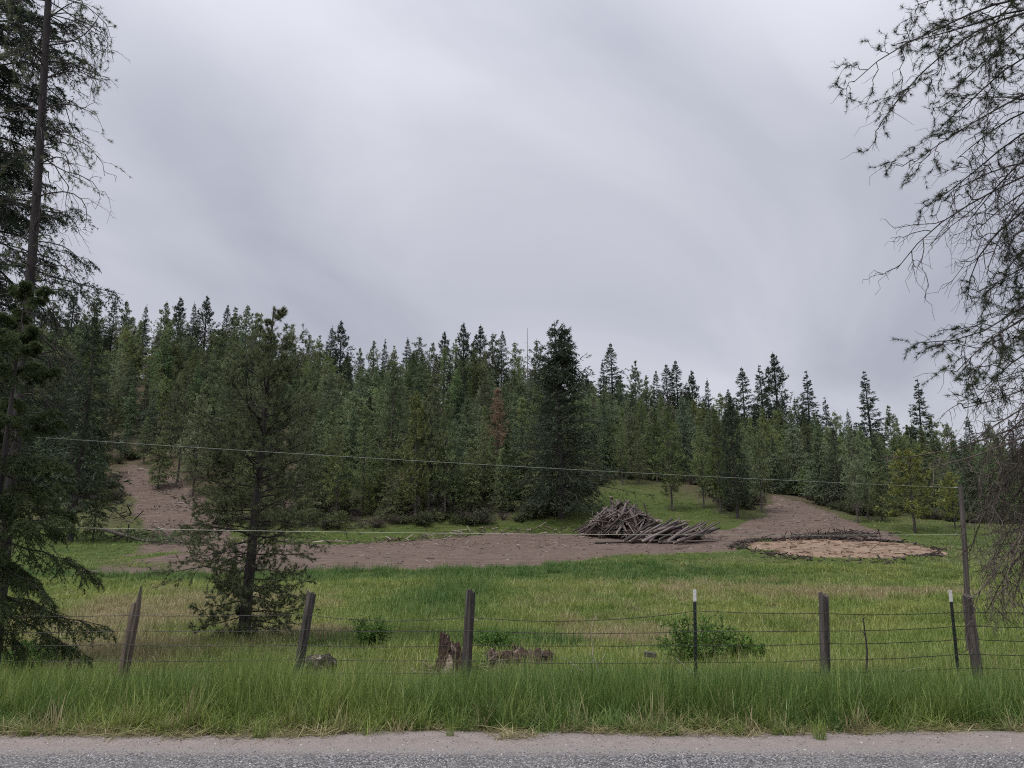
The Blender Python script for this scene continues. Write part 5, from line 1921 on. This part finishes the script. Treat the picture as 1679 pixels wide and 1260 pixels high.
M_LOG = mat_log()
M_CUT = mat_plain("cut_log_end", (.28, .22, .165), (.44, .37, .29), 12, .85, .2, .004)
LOGS = []
for k in range(6):
    r_ = np.random.default_rng(700 + k)
    x = np.linspace(-.5, .5, 7)
    bend = np.cumsum(r_.normal(size=(7, 2)), 0) * .006
    P = np.stack([x, bend[:, 0], bend[:, 1]], 1)
    # unit log along x: length 1, radius set by the object's scale
    acc = Acc()
    ring = 10
    a = np.arange(ring) * 2 * np.pi / ring
    V = []
    for i in range(7):
        rr = (1.1 - .45 * i / 6) * (1 + .05 * r_.normal(size=ring))
        V.append(np.stack([np.full(ring, x[i]), bend[i, 0] * 12 + rr * np.cos(a), bend[i, 1] * 12 + rr * np.sin(a)], 1))
    q = np.array([[i * ring + j, i * ring + (j + 1) % ring, (i + 1) * ring + (j + 1) % ring, (i + 1) * ring + j] for i in range(6) for j in range(ring)])
    acc.add(np.concatenate(V), q)
    for e in (np.arange(ring)[::-1], 6 * ring + np.arange(ring)):
        acc.L.append(e); acc.S.append(np.array([ring])); acc.M.append(np.array([1]))
    LOGS.append(acc.mesh("log", [M_LOG, M_CUT], True))
from mathutils import Vector
lrng = np.random.default_rng(808)


def put_log(c, d, L, r, label, group):
    o = bpy.data.objects.new("log", LOGS[int(lrng.integers(0, 6))])
    o.location = tuple(float(v) for v in c)
    o.rotation_mode = "QUATERNION"
    o.rotation_quaternion = Vector([float(v) for v in d]).to_track_quat("X", "Z")
    o.scale = (L, r, r)
    link(o)
    tag(o, label, "log", group)


def debris_core(px, Y, rx, ry, h, label, seed):
    g = on_ground(px, Y)
    acc = Acc()
    n, ring = 9, 30
    V = []
    for i in range(n):
        t = i / (n - 1)
        for j in range(ring):
            a = 6.283 * j / ring
            rr = math.cos(t * 1.5) ** .8 * (1 + .12 * lrng.normal())
            V.append((rx * rr * math.cos(a), ry * rr * math.sin(a), -.3 + (h + .3) * math.sin(t * 1.57) * (1 + .06 * lrng.normal())))
    q = np.array([[i * ring + j, i * ring + (j + 1) % ring, (i + 1) * ring + (j + 1) % ring, (i + 1) * ring + j] for i in range(n - 1) for j in range(ring)])
    acc.add(np.array(V), q)
    o = acc.obj("bark_debris", [M_BARKDARK])
    o.location = tuple(g)
    tag(o, label, "debris", None, "stuff")
    return g


M_BARKDARK = mat_plain("dark_bark_debris", (.018, .014, .012), (.070, .055, .048), 5, .95, .1, .06)
g1 = debris_core(1022, 65.5, 3.3, 2.0, 1.75, "dark bark and dirt inside the jumbled log heap", 1)
for k in range(92):
    a = lrng.uniform(3.0, 6.5) if k % 4 else lrng.uniform(0, 6.28)
    t = lrng.random() ** .8
    rr = math.cos(t * 1.45)
    s = np.array([3.3 * rr * math.cos(a), 2.2 * rr * math.sin(a), .15 + 1.9 * math.sin(t * 1.5)])
    down = np.array([math.cos(a), math.sin(a) * .8, -.75])
    tang = np.array([-math.sin(a), math.cos(a), 0])
    d = unit((down * lrng.uniform(.3, 1) + tang * lrng.normal() * .75 + .25 * lrng.normal(size=3))[None])[0]
    L = lrng.uniform(1.4, 4.0)
    c = g1 + s
    c[2] = max(c[2], g1[2] + abs(d[2]) * L * .42 + .1)
    put_log(c, d, L, .035 + .11 * lrng.random() ** 1.5, "grey log %s of the jumbled heap near the big dark fir" % ("high on the left side" if s[0] < 0 and t > .5 else "high on the right side" if t > .5 else "low on the left side" if s[0] < 0 else "low on the right side"), "logs of the jumbled heap")
for k, (dx, dz, tilt, lab) in enumerate(((-.4, 1.95, .35, "log sticking up highest out of the jumbled heap, tilted left"), (1.0, 1.8, -.3, "short log standing up out of the middle of the jumbled heap"), (2.0, 1.3, .5, "log jutting up at the right end of the jumbled heap"))):
    put_log(g1 + np.array([dx, -.3, dz]), unit(np.array([[-tilt, .1, 1.0]]))[0], 1.9, .06, lab, None)
g2 = debris_core(1098, 62.0, 2.9, 1.3, 1.0, "dark bark and dirt under the slanting log stack", 2)
for k in range(52):
    u = lrng.uniform(-1, 1)
    lay = lrng.random()
    d = unit((np.array([.80, .50, .34]) + .12 * lrng.normal(size=3))[None])[0]
    L = lrng.uniform(2.4, 4.0)
    c = g2 + np.array([2.9 * u, -.9 + .5 * lrng.normal(), .25 + 1.15 * (1 - .6 * abs(u)) * lay])
    c[2] = max(c[2], g2[2] + d[2] * L * .45 + .05)
    put_log(c, d, L, .045 + .09 * lrng.random() ** 1.3, "grey log in the %s of the slanting stack right of the jumbled heap" % ("left third" if u < -.33 else "middle" if u < .33 else "right third"), "logs of the slanting stack")
for k, (p0, p1, lab) in enumerate((((1012, 889), (1105, 882), "long log lying flat in front of the two log piles"), ((1080, 886), (1172, 876), "long log pointing right out of the slanting stack"), ((975, 880), (1040, 884), "log lying on the ground in front of the jumbled heap"), ((1105, 893), (1150, 868), "front log of the slanting stack, nearest to the track"))):
    Yk = 60.0 - .3 * k
    a, b = on_ground(p0[0], Yk), on_ground(p1[0], Yk + .6)
    a[2] += .12; b[2] += .16 + (.7 if k == 3 else 0)
    put_log(.5 * (a + b), unit((b - a)[None])[0], float(np.linalg.norm(b - a)), .10, lab, None)

# ------------------------------------------------------------------ debris that nobody could count
def sticks(name, label, pts, L, r, mat, seed, flat=.25, ktub=4):
    rng = np.random.default_rng(seed)
    n = len(pts)
    d = unit(rng.normal(size=(n, 3)) * [1, 1, flat])
    ln = (L * (.3 + 1.2 * rng.random(n) ** 2))[:, None]
    P = np.stack([pts - d * ln * .5, pts + d * ln * .5 + [0, 0, .01]], 1)
    acc = Acc()
    tubes(acc, P, np.repeat((r * (.5 + rng.random(n)))[:, None], 2, 1), ktub, 0, rng.random(n), caps=True)
    o = acc.obj(name, [mat])
    return tag(o, label, "debris", None, "stuff")


def mat_tint(name, lo, mid, hi):
    m, nd, lk, out = new_mat(name)
    r = ramp(nd, [(0, lo), (.6, mid), (1, hi)])
    lk.new(attr(nd, "tint"), r.inputs[0])
    principled(nd, lk, out, r.outputs[0], .9, .15)
    return m


M_CHIP = mat_tint("wood_chips", (.05, .036, .030), (.13, .10, .085), (.42, .37, .32))
M_BLACKSTICK = mat_tint("dark_sticks", (.016, .013, .012), (.045, .036, .032), (.12, .10, .09))
drng = np.random.default_rng(99)
X = drng.uniform(-46, 34, 14000); Y = drng.uniform(43, 90, 14000)
dmk = dirt_mask(X, Y)
keep = (dmk > .45) & (pad_mask(X, Y) < .3) & (drng.random(14000) < .16 + .30 * (Y > 56))
X, Y = X[keep], Y[keep]
sticks("wood_debris", "wood chips and broken sticks strewn over the dirt track", np.stack([X, Y, terr(X, Y) + .02], 1), .45, .017, M_CHIP, 1)
X = drng.uniform(-26, 16, 900); Y = 60 + 8 * drng.random(900)
keep = np.abs(poly_sd(X, Y, TRACK) + .3) < 1.3
X, Y = X[keep], Y[keep]
sticks("brush_windrow", "brush and slash pushed up along the back of the track", np.stack([X, Y, terr(X, Y) + .08 + .12 * drng.random(len(X))], 1), 1.0, .03, M_CHIP, 2, .4)
# berm round the wood waste pad
n = 2600
a = drng.random(n) * 6.283
back = np.clip(np.sin(a), 0, 1)
rr = 1.0 + .05 * drng.normal(size=n) + .05 * np.sin(3 * a + 1) + .03 * np.sin(7 * a)
X, Y = PAD[0] + PAD[2] * rr * np.cos(a), PAD[1] + PAD[3] * rr * np.sin(a)
Z = terr(X, Y) + (.04 + .20 * back + .05 * np.clip(-np.sin(a), 0, 1)) * drng.random(n)
keep = drng.random(n) < .03 + .80 * back + .14 * np.clip(-np.cos(a - .5), 0, 1) + .25 * (vnoise(X, Y, 1.5, 7) > .6)
sticks("bark_berm", "dark berm of bark and roots round the wood waste pad", np.stack([X, Y, Z], 1)[keep], .50, .034, M_BLACKSTICK, 3, .22)
n = 220
a, r0 = drng.random(n) * 6.283, np.sqrt(drng.random(n)) * .95
X, Y = PAD[0] + PAD[2] * r0 * np.cos(a), PAD[1] + PAD[3] * r0 * np.sin(a)
M_PADCHIP = mat_tint("pad_chips", (.10, .068, .05), (.20, .135, .095), (.34, .25, .18))
sticks("pad_slabs", "orange slabs of bark and wood lying on the pad", np.stack([X, Y, terr(X, Y) + .04], 1), .7, .028, M_PADCHIP, 4, .12)
n = 260
X, Y = drng.normal(27.5, 2.2, n), drng.normal(64.0, .8, n)
sticks("brush_heap", "dark brush heap behind the wood waste pad", np.stack([X, Y, terr(X, Y) + .22 * drng.random(n)], 1), 1.2, .026, M_BLACKSTICK, 5, .4)
X = drng.uniform(-42, -27, 420); Y = drng.uniform(60, 86, 420)
sd = poly_sd(X, Y, TRAIL_L)
keep = (sd > -2.4) & (sd < -.2)
sticks("trail_slash", "dark slash and roots beside the left dirt trail", np.stack([X, Y, terr(X, Y) + .3 * drng.random(420)], 1)[keep], 1.8, .04, M_BLACKSTICK, 6, .5)

X = drng.uniform(-48, -22, 2600); Y = drng.uniform(60, 90, 2600)
sd = poly_sd(X, Y, TRAIL_L)
keep = (sd > -.3) & (vnoise(X, Y, 2.5, 63) > .5)
sticks("bank_debris", "broken roots and bark strewn down the left dirt bank", np.stack([X, Y, terr(X, Y) + .06 * drng.random(2600)], 1)[keep], .9, .028, M_CHIP, 7, .35)

n = 420
a, t = drng.random(n) * 6.283, drng.random(n)
P = np.stack([g1[0] + 3.6 * np.cos(a) * np.cos(t * 1.4), g1[1] + 2.3 * np.sin(a) * np.cos(t * 1.4), g1[2] + 1.95 * np.sin(t * 1.5)], 1)
P2 = np.stack([g2[0] + 3.6 * drng.normal(size=n) * .5, g2[1] + .6 * drng.normal(size=n), g2[2] + .9 * drng.random(n)], 1)
sticks("heap_slash", "fine branches and bark scraps among the piled logs", np.concatenate([P, P2]), 1.1, .018, M_CHIP, 8, .6, 3)


def fallen_tree():
    rng = np.random.default_rng(66)
    Y = 60.0
    g = on_ground(165, Y)
    root = thing("fallen_tree", g, "fallen grey limbed tree lying across the grass below the left dirt trail", "tree")
    q = np.array([at(168, 868, Y), at(205, 878, Y), at(250, 892, Y - .5), at(300, 900, Y - 1), at(338, 905, Y - 1.3)]) - g
    c = resample(q, 14)
    for i in range(14):
        gz = float(terr(c[i, 0] + g[0], c[i, 1] + g[1])) - g[2]
        c[i, 2] = max(c[i, 2], gz + .15)
    tr, cr = Acc(), Acc()
    tubes(tr, c[None], np.linspace(.14, .04, 14)[None], 8)
    B, _ = spawn(rng, c[None], 46, .05, 1, 1.7, 1.0, .35, 6, .08, .3, .35)
    tubes(tr, B, tub_r(len(B), 6, .028, .008), 4, 1)
    T, _ = spawn(rng, B, 6, .2, 1, .7, .8, .3, 4, .1, .2)
    tubes(tr, T, tub_r(len(T), 4, .013, .005), 3, 1)
    far = T[T[:, 0, 0] > 2.0]
    p, d = along(rng, far, 7, .1, 1)
    sprays(cr, rng, p, d, .30, .09, 0, rng.random(len(p)), .6)
    tr.obj("trunk", [M_DEAD, M_DEADBROWN], root)
    cr.obj("crown", [M_FIR], root)


fallen_tree()

# grit at the edge of the asphalt
def pebble(seed):
    import bmesh
    r = random.Random(seed)
    bm = bmesh.new()
    bmesh.ops.create_icosphere(bm, subdivisions=1, radius=1)
    for v in bm.verts:
        v.co *= r.uniform(.7, 1.15)
        v.co.z *= .65
    me = bpy.data.meshes.new("pebble")
    bm.to_mesh(me)
    bm.free()
    me.materials.append(M_PEB[seed % 3])
    return me


M_PEB = [mat_plain("grit_grey", (.16, .155, .16), (.30, .29, .30), 50, .85, .2, .002), mat_plain("grit_pale", (.36, .34, .33), (.55, .52, .50), 50, .85, .2, .002), mat_plain("grit_dark", (.10, .095, .095), (.20, .19, .185), 50, .85, .2, .002)]
n = 7000
X = drng.uniform(-6.5, 6.5, n); Y = 5.3 + 1.4 * drng.random(n) ** 1.4
s = .003 + .007 * drng.random(n) ** 4
scatter("road_grit", np.stack([X, Y, terr(X, Y) + .002], 1), drng.random(n) * 6.28, drng.normal(size=(n, 2)) * .5, np.stack([s, s, s], 1),
        drng.integers(0, 6, n), [pebble(k) for k in range(6)], {}, "loose grit and pebbles along the edge of the asphalt", "gravel")
